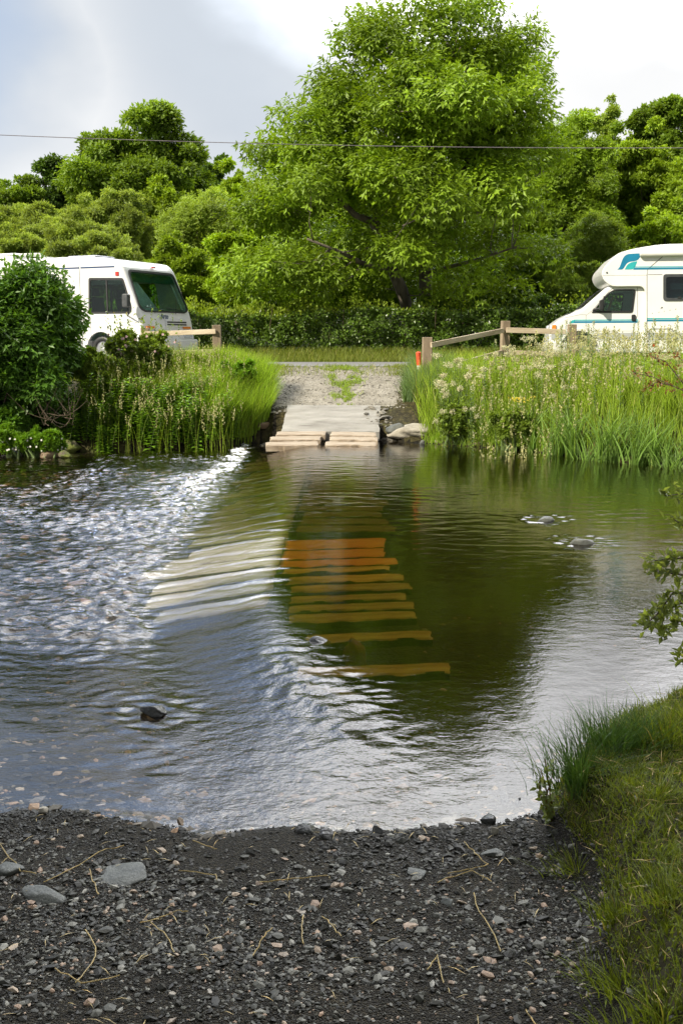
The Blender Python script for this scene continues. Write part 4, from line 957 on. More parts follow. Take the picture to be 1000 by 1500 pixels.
# ------------------------------------------------------------------ rocks
def rk(px, py, w, h, mat, label, z=0.0, dpt=None, seed=1, sink=.3, cat='stone', group=None, **kw):
    p = PG(px, py, z); k = FPX/ (p.y*CP+(EYE-z)*SP)  # px per metre
    w_ = w/k; h_ = h/k/(1-sink)
    return rock('stone', (p.x, p.y+ (dpt or w_*.6)*.3, z), (w_, dpt or w_*.7, h_), mat, rng.random()*.6-.3, seed, .2, label, cat, group, sink, **kw)
LZ = -.13
rk(152, 656, 32, 26, M['rockbrown'], 'large upright brown boulder at the edge of the left bank', LZ, seed=2, sink=.2)
rk(69, 670, 28, 12, M['rockbrown'], 'small rounded brown stone leftmost in the shallows', LZ, seed=3, sink=.25)
rk(84, 658, 22, 10, M['moss'], 'small mossy stone behind the others in the left shallows', LZ, seed=4, sink=.25)
rk(101, 662, 34, 18, M['moss'], 'bright moss covered stone in the left shallows', LZ, seed=5, sink=.2)
rk(95, 671, 20, 11, M['moss'], 'lowest moss covered stone of the left shallows', LZ, seed=6, sink=.2)
rk(191, 656, 14, 6, M['rockgrey'], 'small grey stone in the water right of the brown boulder', LZ, seed=7)
rk(224, 1044, 40, 10, M['rockwet_gapshade'], 'dark wet stone breaking the rippled water on the left', -.06, seed=8, sink=.55)
rk(455, 1010, 34, 8, M['rockwet_gapshade'], 'left flat dark slate in the break beside the nearest plank', -.03, seed=9, sink=.5)
rk(490, 1022, 66, 9, M['rockwet_gapshade'], 'long flat dark slate in the break beside the nearest plank', -.03, seed=10, sink=.5)
rk(465, 948, 40, 12, M['rockwet_gapshade'], 'dark rounded stone poking through water beside the lone plank', -.03, seed=11, sink=.5)
rk(520, 941, 34, 6, M['redbrick'], 'red stone lying under the water at the lone plank', -.05, seed=12, sink=.9)
h_ = hit(602, 634); rock('boulder', (h_.x+.02, h_.y+.35, h_.z), (1.0, 1.1, .34), M['rockpale'], .2, 13, .16, 'big pale flat boulder on the bank right of the planks', 'boulder', None, .5, .1)
h_ = hit(580, 640); rock('stone', (h_.x, h_.y+.1, h_.z), (.32, .4, .22), M['rockgrey'], .2, 63, .2, 'grey stone wedged between the planks and the pale boulder', 'stone', None, .4)
h_ = hit(385, 645); rock('stone', (h_.x, h_.y+.1, h_.z), (.30, .3, .16), M['rockbrown'], .2, 64, .2, 'brown stone at the lower left corner of the planks', 'stone', None, .4)
rk(618, 651, 10, 6, M['rockgrey'], 'small dark stone at the waterline below the pale boulder', 0, seed=14)
rk(641, 650, 12, 6, M['rockpale'], 'small light stone at the waterline right of the dark one', 0, seed=15)
rk(705, 654, 26, 9, M['rockbrown'], 'brown stone at the waterline under the long grass', 0, seed=16)
rk(912, 673, 36, 10, M['rockbrown'], 'broad brown stone at the waterline among the reeds', 0, seed=17)
rk(800, 763, 26, 7, M['rockgrey'], 'grey stone raising a ripple in the dark pool', 0, seed=18, sink=.5)
rk(853, 797, 38, 9, M['rockgrey'], 'second grey stone raising a ripple, nearer the pale reflection', 0, seed=19, sink=.5)
# slab stones lying on the near shore
def flat(px, py, w, h, mat, label, seed, z=None, th=.05, rot=0, sink=.55):
    p = PG(px, py, .05); zz = Gs(p.x, p.y); p = PG(px, py, zz); k = FPX/(p.y*CP+(EYE-zz)*SP)
    el = math.atan2(EYE-zz, p.y)
    rock('stone', (p.x, p.y, zz), (w/k, h/k/math.sin(el), th), mat, rot, seed, .12, label, 'stone', None, sink, .1)
flat(182, 1284, 96, 42, M['rockgrey'], 'large flat grey stone with a pointed right end on the shingle', 31, th=.06, rot=-.15)
flat(66, 1312, 84, 26, M['rockgrey'], 'long flat grey stone half buried at the left edge of the shingle', 32, rot=-.6)
flat(18, 1273, 44, 20, M['rockgrey'], 'flat grey stone at the far left edge of the shingle', 33)
flat(445, 1214, 44, 18, M['rockwet_gapshade'], 'blackish wet stone at the waterline in the middle', 34, th=.07)
flat(480, 1222, 34, 12, M['rockwet_gapshade'], 'thin wet stone beside the blackish one at the waterline', 35, th=.05)
flat(553, 1218, 26, 9, M['rockwet_gapshade'], 'round wet stone at the waterline right of the middle', 36, th=.05)
flat(713, 1201, 24, 12, M['rockwet_gapshade'], 'wet stone at the waterline near the grass bank', 37, th=.06)
flat(737, 1168, 18, 16, M['rockwet_gapshade'], 'larger wet stone standing in the shallows near the grass bank', 38, th=.07, z=0)
flat(758, 1174, 12, 8, M['rockwet_gapshade'], 'smaller wet stone standing in the shallows near the grass bank', 39, th=.05)
flat(612, 1280, 40, 18, M['rockgrey'], 'flat blue-grey stone on the shingle, right of the middle', 40)
flat(655, 1322, 24, 18, M['rockgrey'], 'small square grey stone on the shingle', 41)
flat(725, 1310-60, 46, 12, M['rockgrey'], 'flat dark stone below the overhanging grass', 42)
flat(722, 1219, 16, 7, M['rockpale'], 'pinkish pale stone at the waterline near the grass bank', 43, th=.04, sink=.3)
flat(265, 1207, 12, 8, M['rockbrown'], 'small brown stone at the waterline on the left', 44, th=.04, sink=.3)
flat(62, 1190, 16, 10, M['rockpale'], 'small pale stone at the waterline far left', 45, th=.04, sink=.3)

def stones(name, xy, size, mat, zoff=0., flatn=.5, kind='stuff', tone=None, V0=ICO1, F0=ICO1F, jitter=.25):
    n = len(xy); z = G(xy[:, 0], xy[:, 1])+zoff
    sc = size[:, None]*np.stack([.8+.7*rng.random(n), .6+.5*rng.random(n), flatn*(.6+.8*rng.random(n))], 1)*.5
    b = V0[None]*(1+jitter*rng.normal(size=(n, len(V0), 1)).clip(-1.5, 1.5))*sc[:, None]
    a = rng.random(n)*2*np.pi; ti = rng.normal(size=n)*.35
    ct, st_ = np.cos(ti)[:, None], np.sin(ti)[:, None]; y = b[..., 1]*ct-b[..., 2]*st_; zz = b[..., 1]*st_+b[..., 2]*ct
    c, s = np.cos(a)[:, None], np.sin(a)[:, None]
    x2 = b[..., 0]*c-y*s; y2 = b[..., 0]*s+y*c
    Vv = np.stack([x2+xy[:, 0:1], y2+xy[:, 1:2], zz+z[:, None]+(size*flatn*.12)[:, None]], 2).reshape(-1, 3)
    Ff = (F0[None]+len(V0)*np.arange(n)[:, None, None]).reshape(-1, 3)
    r = rng.random(n) if tone is None else tone
    o = mk(name, Vv, Ff, mat, rnd=np.repeat(r, len(F0))); 
    if kind: tag(o, kind=kind)
    return o
n = 180000
xy = np.stack([rng.uniform(-2.6, 2.2, n), rng.uniform(1.5, 4.05, n)], 1)
dn = yn(xy[:, 0])-xy[:, 1]
k_ = (dn > -.12) & (rng.random(n) < np.clip(.6+.9*pn(xy[:, 0]*1.8, xy[:, 1]*1.8, 80), .15, 1)*np.where(bankmask(xy[:, 0], xy[:, 1]) > .3, .05, 1)); xy = xy[k_]
sz = np.exp(rng.normal(size=len(xy))*.58)*.0070; sz = np.clip(sz, .003, .034)
tn = rng.random(len(xy))**1.0; wet = sstep(yn(xy[:, 0])-xy[:, 1], .05, .45); tn = tn*(.45+.55*wet)
g_ = stones('gravel', xy, sz, M['gravel'], tone=tn); tag(g_, 'loose dark slate gravel on the near shore', 'gravel')
n = 260; xy = np.stack([rng.uniform(-1.7, 1.0, n), rng.uniform(1.9, 3.55, n)], 1); xy = xy[(yn(xy[:, 0])-xy[:, 1] > .02) & (bankmask(xy[:, 0], xy[:, 1]) < .3)]
pb = []
for i in range(len(xy)):
    o = None
g_ = stones('pebbles', xy, rng.uniform(.014, .036, len(xy)), M['gravel'], tone=rng.choice([.3, .5, .8, .93, .96, 1.0], len(xy)), flatn=.5, V0=ICO3[:0] if False else ICO1)
tag(g_, 'pale and pinkish pebbles scattered over the dark gravel', 'pebbles')
n = 15000; xy = np.stack([rng.uniform(-4.5, 3, n), 3.3+rng.random(n)**1.4*5.5], 1); xy = xy[(xy[:, 1] > yn(xy[:, 0])) & ((xy[:, 0] < .3) | (xy[:, 1] < 4.9) | (rng.random(len(xy)) < .15)) & ~((xy[:, 1] > 6.4) & (np.abs(xy[:, 0]+.5) < 1.1))]
sz = np.clip(np.exp(rng.normal(size=len(xy))*.5)*.022, .008, .09)
g_ = stones('river_pebbles', xy, sz, M['bedstone'], zoff=-.003, flatn=.4); tag(g_, 'pebbles on the shallow river bed', 'pebbles')
n = 5000; xy = np.stack([rng.uniform(-9, -1.7, n), rng.uniform(8, 16.5, n)], 1)
g_ = stones('river_pebbles', xy, np.clip(np.exp(rng.normal(size=len(xy))*.5)*.05, .02, .16), M['bedstone'], flatn=.4); tag(g_, 'stones on the river bed farther out', 'pebbles')
n = 5000; xy = np.stack([rng.uniform(-1.7, 1.5, n), rng.uniform(18.6, 22.2, n)], 1); xy = xy[trackw(xy[:, 0], xy[:, 1]) > .3]
g_ = stones('track_stones', xy, np.clip(np.exp(rng.normal(size=len(xy))*.5)*.022, .01, .07), M['trackstone'], flatn=.4); tag(g_, 'pale loose stones on the track above the slab', 'gravel')
n = 260; xy = np.stack([rng.choice([-1, 1], n)*rng.uniform(.7, 1.2, n)-.30, rng.uniform(16.4, 18.6, n)], 1)
g_ = stones('edge_stones', xy, np.clip(np.exp(rng.normal(size=n)*.5)*.08, .03, .22), M['trackstone'], flatn=.5, tone=rng.random(n)*.5, V0=ICO1); tag(g_, 'small stones packed along the edges of the planks', 'stones')

# ------------------------------------------------------------------ trees
def px_tree(name, px, ytop, hw, D, label, mat, **kw):
    b = P(px, 495, D); gz = Gs(b.x, D)
    t = P(px, ytop, D).z; half = hw*D/FPX
    return tree(name, (b.x, D, gz), t, half, label, mat, **kw)
T = [
 ('oak_tree', 215, 175, 112, 62, 'large rounded oak rising highest above the left trees, behind the motorhome', 'oak', dict(llen=.30, per=420, nc=70)),
 ('tree', 305, 212, 48, 66, 'dark narrow tree at the right shoulder of the big left oak', 'darktree', dict(llen=.28, per=260)),
 ('tree', 10, 250, 70, 68, 'mid green tree on the skyline at the left edge', 'oak', dict(llen=.28, per=260)),
 ('tree', 92, 240, 62, 70, 'dark tree on the skyline between the left edge and the oak', 'darktree', dict(llen=.28, per=260)),
 ('willow', 62, 292, 66, 50, 'pale olive rounded willow below the dark skyline tree', 'willow', dict(llen=.22, per=330, lw=.35, nc=70)),
 ('willow', 178, 276, 66, 53, 'grey olive willow directly below the oak', 'willow', dict(llen=.22, per=330, lw=.35, nc=70)),
 ('willow', 150, 338, 84, 40, 'pale yellow-green willow just above the motorhome roof', 'willow', dict(llen=.16, per=330, lw=.35)),
 ('willow', 20, 330, 52, 42, 'olive willow at the left edge above the motorhome roof', 'willow', dict(llen=.16, per=300, lw=.35)),
 ('tree', 330, 238, 60, 44, 'light green tree between the oak and the big ash', 'bright', dict(llen=.2, per=330)),
 ('ash_sapling', 295, 268, 62, 38, 'tall pale green feathery sapling above the motorhome windscreen', 'pale', dict(llen=.30, per=130, compound=2)),
 ('tree', 268, 335, 58, 34, 'bright green bushy tree right behind the motorhome windscreen', 'hazel', dict(llen=.13, per=420, bottom=.02)),
 ('tree', 352, 330, 60, 33, 'bright bushy tree standing over the left end of the hedge', 'bright', dict(llen=.13, per=420, bottom=.02)),
 ('tree', 730, 195, 90, 46, 'dark tree filling in behind the right side of the big ash', 'oak', dict(llen=.22, per=330)),
 ('tree', 590, 230, 120, 48, 'dark tree standing hidden behind the big ash', 'darktree', dict(llen=.24, per=330)),
 ('tree', 430, 260, 100, 46, 'mid green tree behind the left side of the big ash', 'hazel', dict(llen=.22, per=330)),
 ('ash_tree', 822, 146, 76, 41, 'feathery mid green ash at the right shoulder of the big one', 'ash', dict(llen=.42, per=120, compound=2, nc=56)),
 ('tree', 868, 124, 46, 58, 'thin airy grey-green tree poking above the skyline on the right', 'pale', dict(llen=.2, per=130, shell=None)),
 ('tree', 950, 132, 66, 56, 'rounded green tree on the right skyline', 'oak', dict(llen=.24, per=330)),
 ('tree', 1040, 150, 70, 52, 'green tree on the skyline at the right edge', 'oak', dict(llen=.24, per=300)),
 ('hazel_tree', 935, 186, 82, 44, 'yellow-green broad hazel below the right skyline trees', 'hazel', dict(llen=.19, per=460, nc=60)),
 ('hazel_tree', 905, 232, 74, 49, 'yellow-green tree filling the slope above the overcab of the camper van', 'hazel', dict(llen=.19, per=400, nc=56)),
 ('ash_tree', 845, 232, 62, 43, 'feathery bright tree between the pale sapling and the shoulder ash', 'bright', dict(llen=.34, per=120, compound=2)),
 ('willow', 118, 300, 70, 47, 'olive willow squeezed between the two rounded ones', 'willow', dict(llen=.18, per=330, lw=.35)),
 ('tree', 245, 262, 60, 57, 'fresh green tree tucked under the right side of the oak', 'hazel', dict(llen=.24, per=330)),
 ('hazel_tree', 1010, 225, 66, 39, 'yellow-green hazel at the right edge above the camper van', 'hazel', dict(llen=.18, per=400)),
 ('hazel_tree', 965, 285, 76, 36, 'bright bush behind the camper van roof', 'bright', dict(llen=.15, per=460, bottom=.02)),
 ('ash_sapling', 868, 272, 52, 34, 'pale feathery sapling left of the camper van roof', 'pale', dict(llen=.28, per=120, compound=2, bottom=.02)),
 ('bush', 838, 372, 60, 31, 'light green bush right behind the camper van bonnet', 'pale', dict(llen=.12, per=420, bottom=.0)),
 ('bush', 925, 345, 60, 31.5, 'green bush close behind the camper van overcab', 'hazel', dict(llen=.12, per=400, bottom=.0)),
 ('bush', 1010, 340, 50, 31, 'green bush behind the camper van at the right edge', 'hazel', dict(llen=.12, per=300, bottom=.0)),
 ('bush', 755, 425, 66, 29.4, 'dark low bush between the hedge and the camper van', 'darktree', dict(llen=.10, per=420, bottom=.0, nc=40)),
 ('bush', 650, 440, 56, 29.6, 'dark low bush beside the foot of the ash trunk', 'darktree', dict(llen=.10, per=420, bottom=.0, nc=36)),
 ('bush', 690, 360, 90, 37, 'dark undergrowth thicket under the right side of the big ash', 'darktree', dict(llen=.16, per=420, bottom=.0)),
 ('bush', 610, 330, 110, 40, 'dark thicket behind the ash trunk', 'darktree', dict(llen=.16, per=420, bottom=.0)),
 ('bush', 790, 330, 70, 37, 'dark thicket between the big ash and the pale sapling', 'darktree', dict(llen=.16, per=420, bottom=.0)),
 ('bush', 520, 360, 90, 38, 'mid green thicket showing through under the big ash', 'hazel', dict(llen=.16, per=420, bottom=.0)),
 ('bush', 420, 400, 60, 32, 'light green thicket over the middle of the hedge', 'bright', dict(llen=.13, per=420, bottom=.0)),
]
for (nm, px, yt, hw, D, lab, m, kw) in T:
    kw = dict(kw); kw.pop('shell', None)
    px_tree(nm, px, yt, hw, D, lab, M[m], **kw)

def big_ash():
    global rng
    keep_rng = rng; rng = np.random.default_rng(ASEED)
    D0 = 31.0
    poly = np.array([(348, 440), (338, 390), (332, 330), (347, 270), (364, 228), (378, 197), (412, 190), (420, 160), (427, 138), (468, 112), (492, 88), (488, 58), (520, 36), (560, 12), (592, 22), (612, -12), (680, -26), (745, -8), (788, 60), (796, 120), (788, 150), (812, 190), (832, 235), (836, 300), (825, 350), (805, 400), (765, 440), (700, 452), (620, 442), (560, 425), (480, 436), (420, 444)], dtype=float)
    def inside(p):
        x, y = p; c = False; j = len(poly)-1
        for i in range(len(poly)):
            if (poly[i, 1] > y) != (poly[j, 1] > y) and x < (poly[j, 0]-poly[i, 0])*(y-poly[i, 1])/(poly[j, 1]-poly[i, 1])+poly[i, 0]: c = not c
            j = i
        return c
    def edged(p):
        a = poly; b = np.roll(poly, -1, 0); ab = b-a; t = np.clip(((p-a)*ab).sum(1)/(ab**2).sum(1), 0, 1)
        return np.linalg.norm(a+ab*t[:, None]-p, axis=1).min()
    base = P(602, 462, D0); bz = Gs(base.x, D0)
    root = empty('ash_tree', (base.x, D0, bz)); tag(root, 'tallest ash tree with full feathery crown and lit leaning trunk, behind the hedge', 'tree')
    C = []; RR = []
    BG = []
    while len(BG) < 54:
        p = np.array([rng.uniform(325, 880), rng.uniform(-30, 455)])
        if inside(p) and edged(p) > 9 and (not BG or min(np.linalg.norm(np.array(BG)-p, axis=1)) > 29): BG.append(p)
    BD = [rng.choice([-1, 1], p=[.7, .3])*rng.random()**.5 for _ in BG]
    while len(C) < 270:
        kb = rng.integers(len(BG)); p = BG[kb]+rng.normal(size=2)*np.array([19, 12])
        if not inside(p): continue
        e = edged(p)
        if e < 4: continue
        r = min(.28+.42*rng.random(), (e+9)/47.)
        dm = 4.6*(1-(1-min(e/190., 1))**2)**.5
        d = dm*np.clip(BD[kb]+rng.normal()*.12, -1, 1)
        w = P(p[0], p[1], D0); 
        q = np.array([w.x-base.x, d, w.z-bz])
        s = 1+d/D0*.9; q[0] = (w.x)*s-base.x; q[2] = (w.z-EYE)*s+EYE-bz
        if C and min(np.linalg.norm(np.array(C)-q, axis=1)) < .56: continue
        # the underside of the crown is open
        if p[1] > 300 and 470 < p[0] < 790 and d < 2.5 and rng.random() < .86: continue
        C.append(q); RR.append(r)
    C = np.array(C); RR = np.array(RR)
    cr = MB(); clumpleaves(cr, C, RR, 105, .44, .1, squash=.46, compound=2, droop=.45, tone=.45, shell=(.45, 1.15), upb=.7)
    cr.build('crown', M['ash'], root)
    tb = MB(); order = np.argsort(np.linalg.norm(C-np.array([0, 0, 6]), axis=1)); C = C[order]
    def L(pts, r0, r1, seg=8):
        W_ = []
        for (x, y, d) in pts:
            w = P(x, y, D0+d); W_.append((w.x-base.x, d, w.z-bz))
        tube(tb, W_, np.linspace(r0, r1, len(W_)), seg); return np.array(W_)
    sk = [L([(605, 500, 0), (600, 462, 0), (588, 425, -.2), (575, 395, -.4), (560, 350, -.7), (545, 325, -1)], .24, .12),
          L([(545, 325, -1), (520, 315, -1.2), (490, 285, -1.4), (465, 245, -1.3), (440, 205, -1.2)], .11, .04),
          L([(560, 352, -.7), (545, 300, -.6), (540, 240, -.2), (545, 170, 0), (550, 120, 0)], .10, .02),
          L([(575, 395, -.4), (530, 385, -1.6), (500, 370, -2.4), (450, 350, -3)], .09, .03),
          L([(626, 500, .5), (624, 450, .5), (622, 380, .4), (626, 310, .2), (640, 250, 0), (655, 180, 0), (660, 110, 0)], .26, .03),
          L([(626, 310, .2), (660, 270, -1), (700, 225, -1.5), (745, 180, -1.4)], .11, .03),
          L([(623, 370, .4), (680, 320, 1.4), (740, 280, 2.2), (800, 250, 2)], .10, .03),
          L([(624, 400, .5), (700, 380, -1.5), (760, 360, -2.4)], .07, .02),
          L([(640, 250, 0), (610, 200, 1), (590, 140, 1.5), (600, 60, 1)], .08, .02)]
    nodes = []
    for s_ in sk:
        for i in range(1, len(s_)-1):
            for f in np.linspace(0, 1, 7)[:-1]: nodes.append(s_[i]*(1-f)+s_[i+1]*f)
    nodes = np.array(nodes)
    for k in range(len(C)):
        d = np.linalg.norm(nodes-C[k], axis=1)+1.2*np.clip(nodes[:, 2]-C[k][2], 0, None); j = np.argmin(d)
        if d[j] < 2.6: limb(tb, nodes[j], C[k], .022, .006, .15, 5, 4)
        nodes = np.concatenate([nodes, (C[k]+nodes[j])[None]/2]) if d[j] < 2.6 and k % 2 else nodes
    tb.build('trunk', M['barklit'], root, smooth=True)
    rng = keep_rng
ASEED = 5
big_ash()
# tree line far behind, one mass
mb = MB(); n = 150; cx_ = rng.uniform(-75, 75, n); cy_ = rng.uniform(78, 96, n)
C = np.stack([cx_, cy_, G(cx_, cy_)+rng.uniform(0, 3.5, n)], 1); clumpleaves(mb, C, rng.uniform(2.5, 4, n), 900, .35, .22, squash=.9)
o = mb.build('woodland', M['hazel']); tag(o, 'distant woodland closing the gaps behind the nearer trees', 'woodland', kind='stuff')
# trees behind the photographer shade the near shore
for (x, y, h, w, lab) in ((-5.6, -4.0, 8.6, 3.0, 'tall tree on the near bank left of the shingle'), (-3.0, -6.5, 9.5, 3.4, 'tall tree behind the shingle'), (-6.0, -2.3, 9.5, 3.0, 'broad tree on the near bank close to the shingle'), (-7.4, .2, 9.0, 2.7, 'smaller tree on the near bank upstream of the shingle')):
    tree('tree', (x, y, Gs(x, y)), h, w, lab, M['oak'], llen=.22, per=300, nc=44, bottom=.2)

# ------------------------------------------------------------------ hedge
def hedge():
    root = empty('hedge', (0, 28.7, 1.3)); tag(root, 'long clipped hedge along the far side of the road', 'hedge')
    n = 46000; x = rng.uniform(-13, 13, n); zt = 1.16+.16*pn(x*.8, x*0, 90)+.09*pn(x*3, x*0, 91)+np.interp(x, [-13, -4, 4, 8], [.0, .0, .1, .3])
    u = rng.random(n); f = rng.random(n) < .72
    z = np.where(f, u*zt, zt+.03*rng.normal(size=n)); y = np.where(f, -.55-.26*pn(x*1.6, z*2, 92)-.16*pn(x*5, z*5, 93)+.12*rng.random(n), -.6+1.1*u)
    nr = np.where(f[:, None], np.array([[0, -1, .5]]), np.array([[0, -.3, 1]]))+rng.normal(size=(n, 3))*.5
    ax = rng.normal(size=(n, 3))*.7+np.array([0, -.5, .2])
    lw_ = .07+.05*rng.random(n); mb = MB(); leaves(mb, np.stack([x, y, z], 1), ax, nr, lw_, lw_*.6)
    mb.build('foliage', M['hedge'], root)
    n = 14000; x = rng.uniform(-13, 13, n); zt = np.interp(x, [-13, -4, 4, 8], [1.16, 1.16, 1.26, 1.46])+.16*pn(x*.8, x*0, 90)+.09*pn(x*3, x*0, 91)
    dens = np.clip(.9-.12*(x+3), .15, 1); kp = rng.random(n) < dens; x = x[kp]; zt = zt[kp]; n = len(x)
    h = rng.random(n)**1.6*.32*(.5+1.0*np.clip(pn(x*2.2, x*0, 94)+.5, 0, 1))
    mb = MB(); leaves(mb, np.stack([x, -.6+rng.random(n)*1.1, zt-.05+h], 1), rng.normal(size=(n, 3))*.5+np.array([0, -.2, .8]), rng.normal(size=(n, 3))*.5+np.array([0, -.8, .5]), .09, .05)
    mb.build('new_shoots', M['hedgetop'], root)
    # woody inside
    tb = MB()
    for xx in np.arange(-13, 13, .32):
        for q in range(2): limb(tb, (xx+rng.normal()*.1, rng.normal()*.15, -.2), (xx+rng.normal()*.3, rng.normal()*.3, 1.3), .02, .008, 0, 4, 4)
    tb.build('stems', M['twig'], root)
hedge()

# ------------------------------------------------------------------ grasses
def blades(mb, x, y, z, h, w, lean=.35, m=0, dirn=None, rnd=None, curve=1.0, seg=3):
    n = len(x); a = rng.random(n)*2*np.pi if dirn is None else dirn
    ln = lean*(.3+1.2*rng.random(n))
    dx, dy = np.cos(a), np.sin(a); wa = rng.random(n)*2*np.pi; wx, wy = np.cos(wa), np.sin(wa)
    V = []
    for k in range(seg+1):
        t = k/seg; bend = ln*h*(t**1.8)*curve; zz = h*t*(1-.25*ln*t)
        ww = w*(1-t)**.6*.5 if k < seg else w*.04
        cx_, cy_, cz_ = x+dx*bend, y+dy*bend, z+zz
        V.append(np.stack([cx_-wx*ww, cy_-wy*ww, cz_], 1)); V.append(np.stack([cx_+wx*ww, cy_+wy*ww, cz_], 1))
    V = np.stack(V, 1).reshape(-1, 3); K = 2*(seg+1); b = np.arange(n)*K
    Q = np.concatenate([np.stack([b+2*k, b+2*k+1, b+2*k+3, b+2*k+2], 1) for k in range(seg)])
    r = rng.random(n) if rnd is None else rnd
    mb.add(V, Q, rq=np.tile(r, seg), m=m)
    return x+dx*ln*h*curve, y+dy*ln*h*curve, z+h*(1-.25*ln)
def scatter(n, x0, x1, y0, y1, mask=None):
    x = rng.uniform(x0, x1, n); y = rng.uniform(y0, y1, n)
    if mask is not None: k = mask(x, y); x, y = x[k], y[k]
    return x, y, G(x, y)
def heads(mb, x, y, z, L=.12, w=.018, m=1):
    n = len(x)
    for q in range(9):
        t = q/8; p = np.stack([x, y, z-L*(1-t)], 1)+rng.normal(size=(n, 3))*w*.35*(1-.5*t)
        leaves(mb, p, rng.normal(size=(n, 3))*.5+np.array([0, 0, 1]), rng.normal(size=(n, 3)), L*.22, w*.8, m=m)
offtrack = lambda x, y: trackw(x, y) < .12
# left bank long grass
mb = MB()
x, y, z = scatter(52000, -6.5, -1.15, 16.4, 20.6, lambda x, y: offtrack(x, y) & (y > yf(x)-.03) & (x > -4.9+rng.random(len(x))*1.0) & ((y > yf(x)+.45+.3*rng.random(len(x))) | (x > -1.95) | (rng.random(len(x)) < .05)))
h = .58+.30*rng.random(len(x))+.18*pn(x*1.2, y*1.2, 101)-.06; tx, ty, tz = blades(mb, x, y, z, h, .012+.008*rng.random(len(x)), .35)
x, y, z = scatter(420, -4.3, -1.9, 16.9, 19.5, offtrack); h = .75+.35*rng.random(len(x)); tx, ty, tz = blades(mb, x, y, z, h, .008, .2); heads(mb, tx, ty, tz, .16, .03)
tag(mb.build('tall_grass', [M['grass'], M['seed']]), 'tall seeding grass on the left bank', 'grass', kind='stuff')
mb = MB()
x, y, z = scatter(16000, -2.5, -1.0, 16.8, 19.9, lambda x, y: (trackw(x, y) < .75) & (y > yf(x))); h = .6+.35*rng.random(len(x)); blades(mb, x, y, z, h*np.interp(x, [-1.6, -1.0], [1, .45]), .014, .4, dirn=rng.normal(size=len(x))*.9)
tag(mb.build('lush_grass', M['grassbright']), 'lush bright grass hanging over the left edge of the track', 'grass', kind='stuff')
# right bank
mb = MB()
x, y, z = scatter(14000, .85, 2.2, 17.6, 21.6, lambda x, y: (trackw(x, y) < .5) & (y > yf(x)+.3) & (np.hypot((x-1.25)/.62, (y-18.0)/.8) > 1)); h = .30+.25*rng.random(len(x)); blades(mb, x, y, z, h, .011, .5)
tag(mb.build('pale_grass', M['greygrass']), 'pale soft grass around the gatepost', 'grass', kind='stuff')
mb = MB()
x, y, z = scatter(46000, 1.4, 10.5, 14.0, 21.8, lambda x, y: offtrack(x, y) & (y > yf(x)+.12) & (rng.random(len(x)) < .85))
h = (.42+.34*rng.random(len(x))+.16*pn(x*.9, y*.9, 103))*np.interp(y-yf(x), [0, .5, 1.4, 3, 4.5], [.45, .75, 1, .85, .6]); blades(mb, x, y, z, h, .012+.007*rng.random(len(x)), .35)
x, y, z = scatter(1100, 2.2, 9, 15.0, 18.2, offtrack); h = .8+.32*rng.random(len(x)); tx, ty, tz = blades(mb, x, y, z, h*np.interp(x, [2.6, 4], [.75, 1]), .008, .18); heads(mb, tx, ty, tz, .17, .035)
tag(mb.build('tall_grass', [M['grass'], M['seed']]), 'tall seeding grass on the right bank', 'grass', kind='stuff')
# low grass at the waterline right of the boulder, verge, median
mb = MB()
x, y, z = scatter(9000, 1.2, 3.2, 15.6, 17.9, lambda x, y: (y > yf(x)-.02) & (trackw(x, y) < .4) & (np.hypot((x-1.25)/.62, (y-18.0)/.8) > 1)); blades(mb, x, y, z, .12+.16*rng.random(len(x)), .010, .6)
tag(mb.build('bank_grass', M['grassbright']), 'short bright grass at the waterline below the fence', 'grass', kind='stuff')
mb = MB()
cmed = lambda y: np.interp(y, [17, 18.8, 20.4, 22], [-.2, .04, .1, .0])
x, y, z = scatter(9000, -.9, .9, 18.75, 22.25, lambda x, y: (fbm(x*3, y*2.2, 3, 140) > -.15+.25*rng.random(len(x))) & (np.abs(x-cmed(y)-.05*pn(x*0, y*3, 2)+.05*rng.normal(size=len(x))) < np.interp(y, [18.7, 19.4, 20.8, 22.2], [.10, .24, .32, .45])*(.75+.5*rng.random(len(x))))); blades(mb, x, y, z, .04+.06*rng.random(len(x)), .010, .8)
tag(mb.build('median_grass', M['grass']), 'strip of grass growing between the wheel ruts', 'grass', kind='stuff')
mb = MB()
x, y, z = scatter(22000, -9, 9, 26.3, 28.2); blades(mb, x, y, z, .08+.16*rng.random(len(x)), .014, .6)
x, y, z = scatter(7000, -1.9, 2.2, 21.0, 22.2, lambda x, y: rng.random(len(x)) < .15+1.0*sstep(np.abs(x+.05), .9, 1.5)); blades(mb, x, y, z, .04+.08*rng.random(len(x)), .012, .7)
x, y, z = scatter(9000, 1.9, 9, 21.3, 22.4); blades(mb, x, y, z, .15+.2*rng.random(len(x)), .012, .5)
x, y, z = scatter(9000, -9, -1.7, 20.4, 22.4); blades(mb, x, y, z, .15+.2*rng.random(len(x)), .012, .5)
tag(mb.build('verge_grass', leafmat('verge_blade', lstops((.17, .21, .035), .4, (.42, .33, .14)), .35)), 'sunny grass verges along the road', 'grass', kind='stuff')

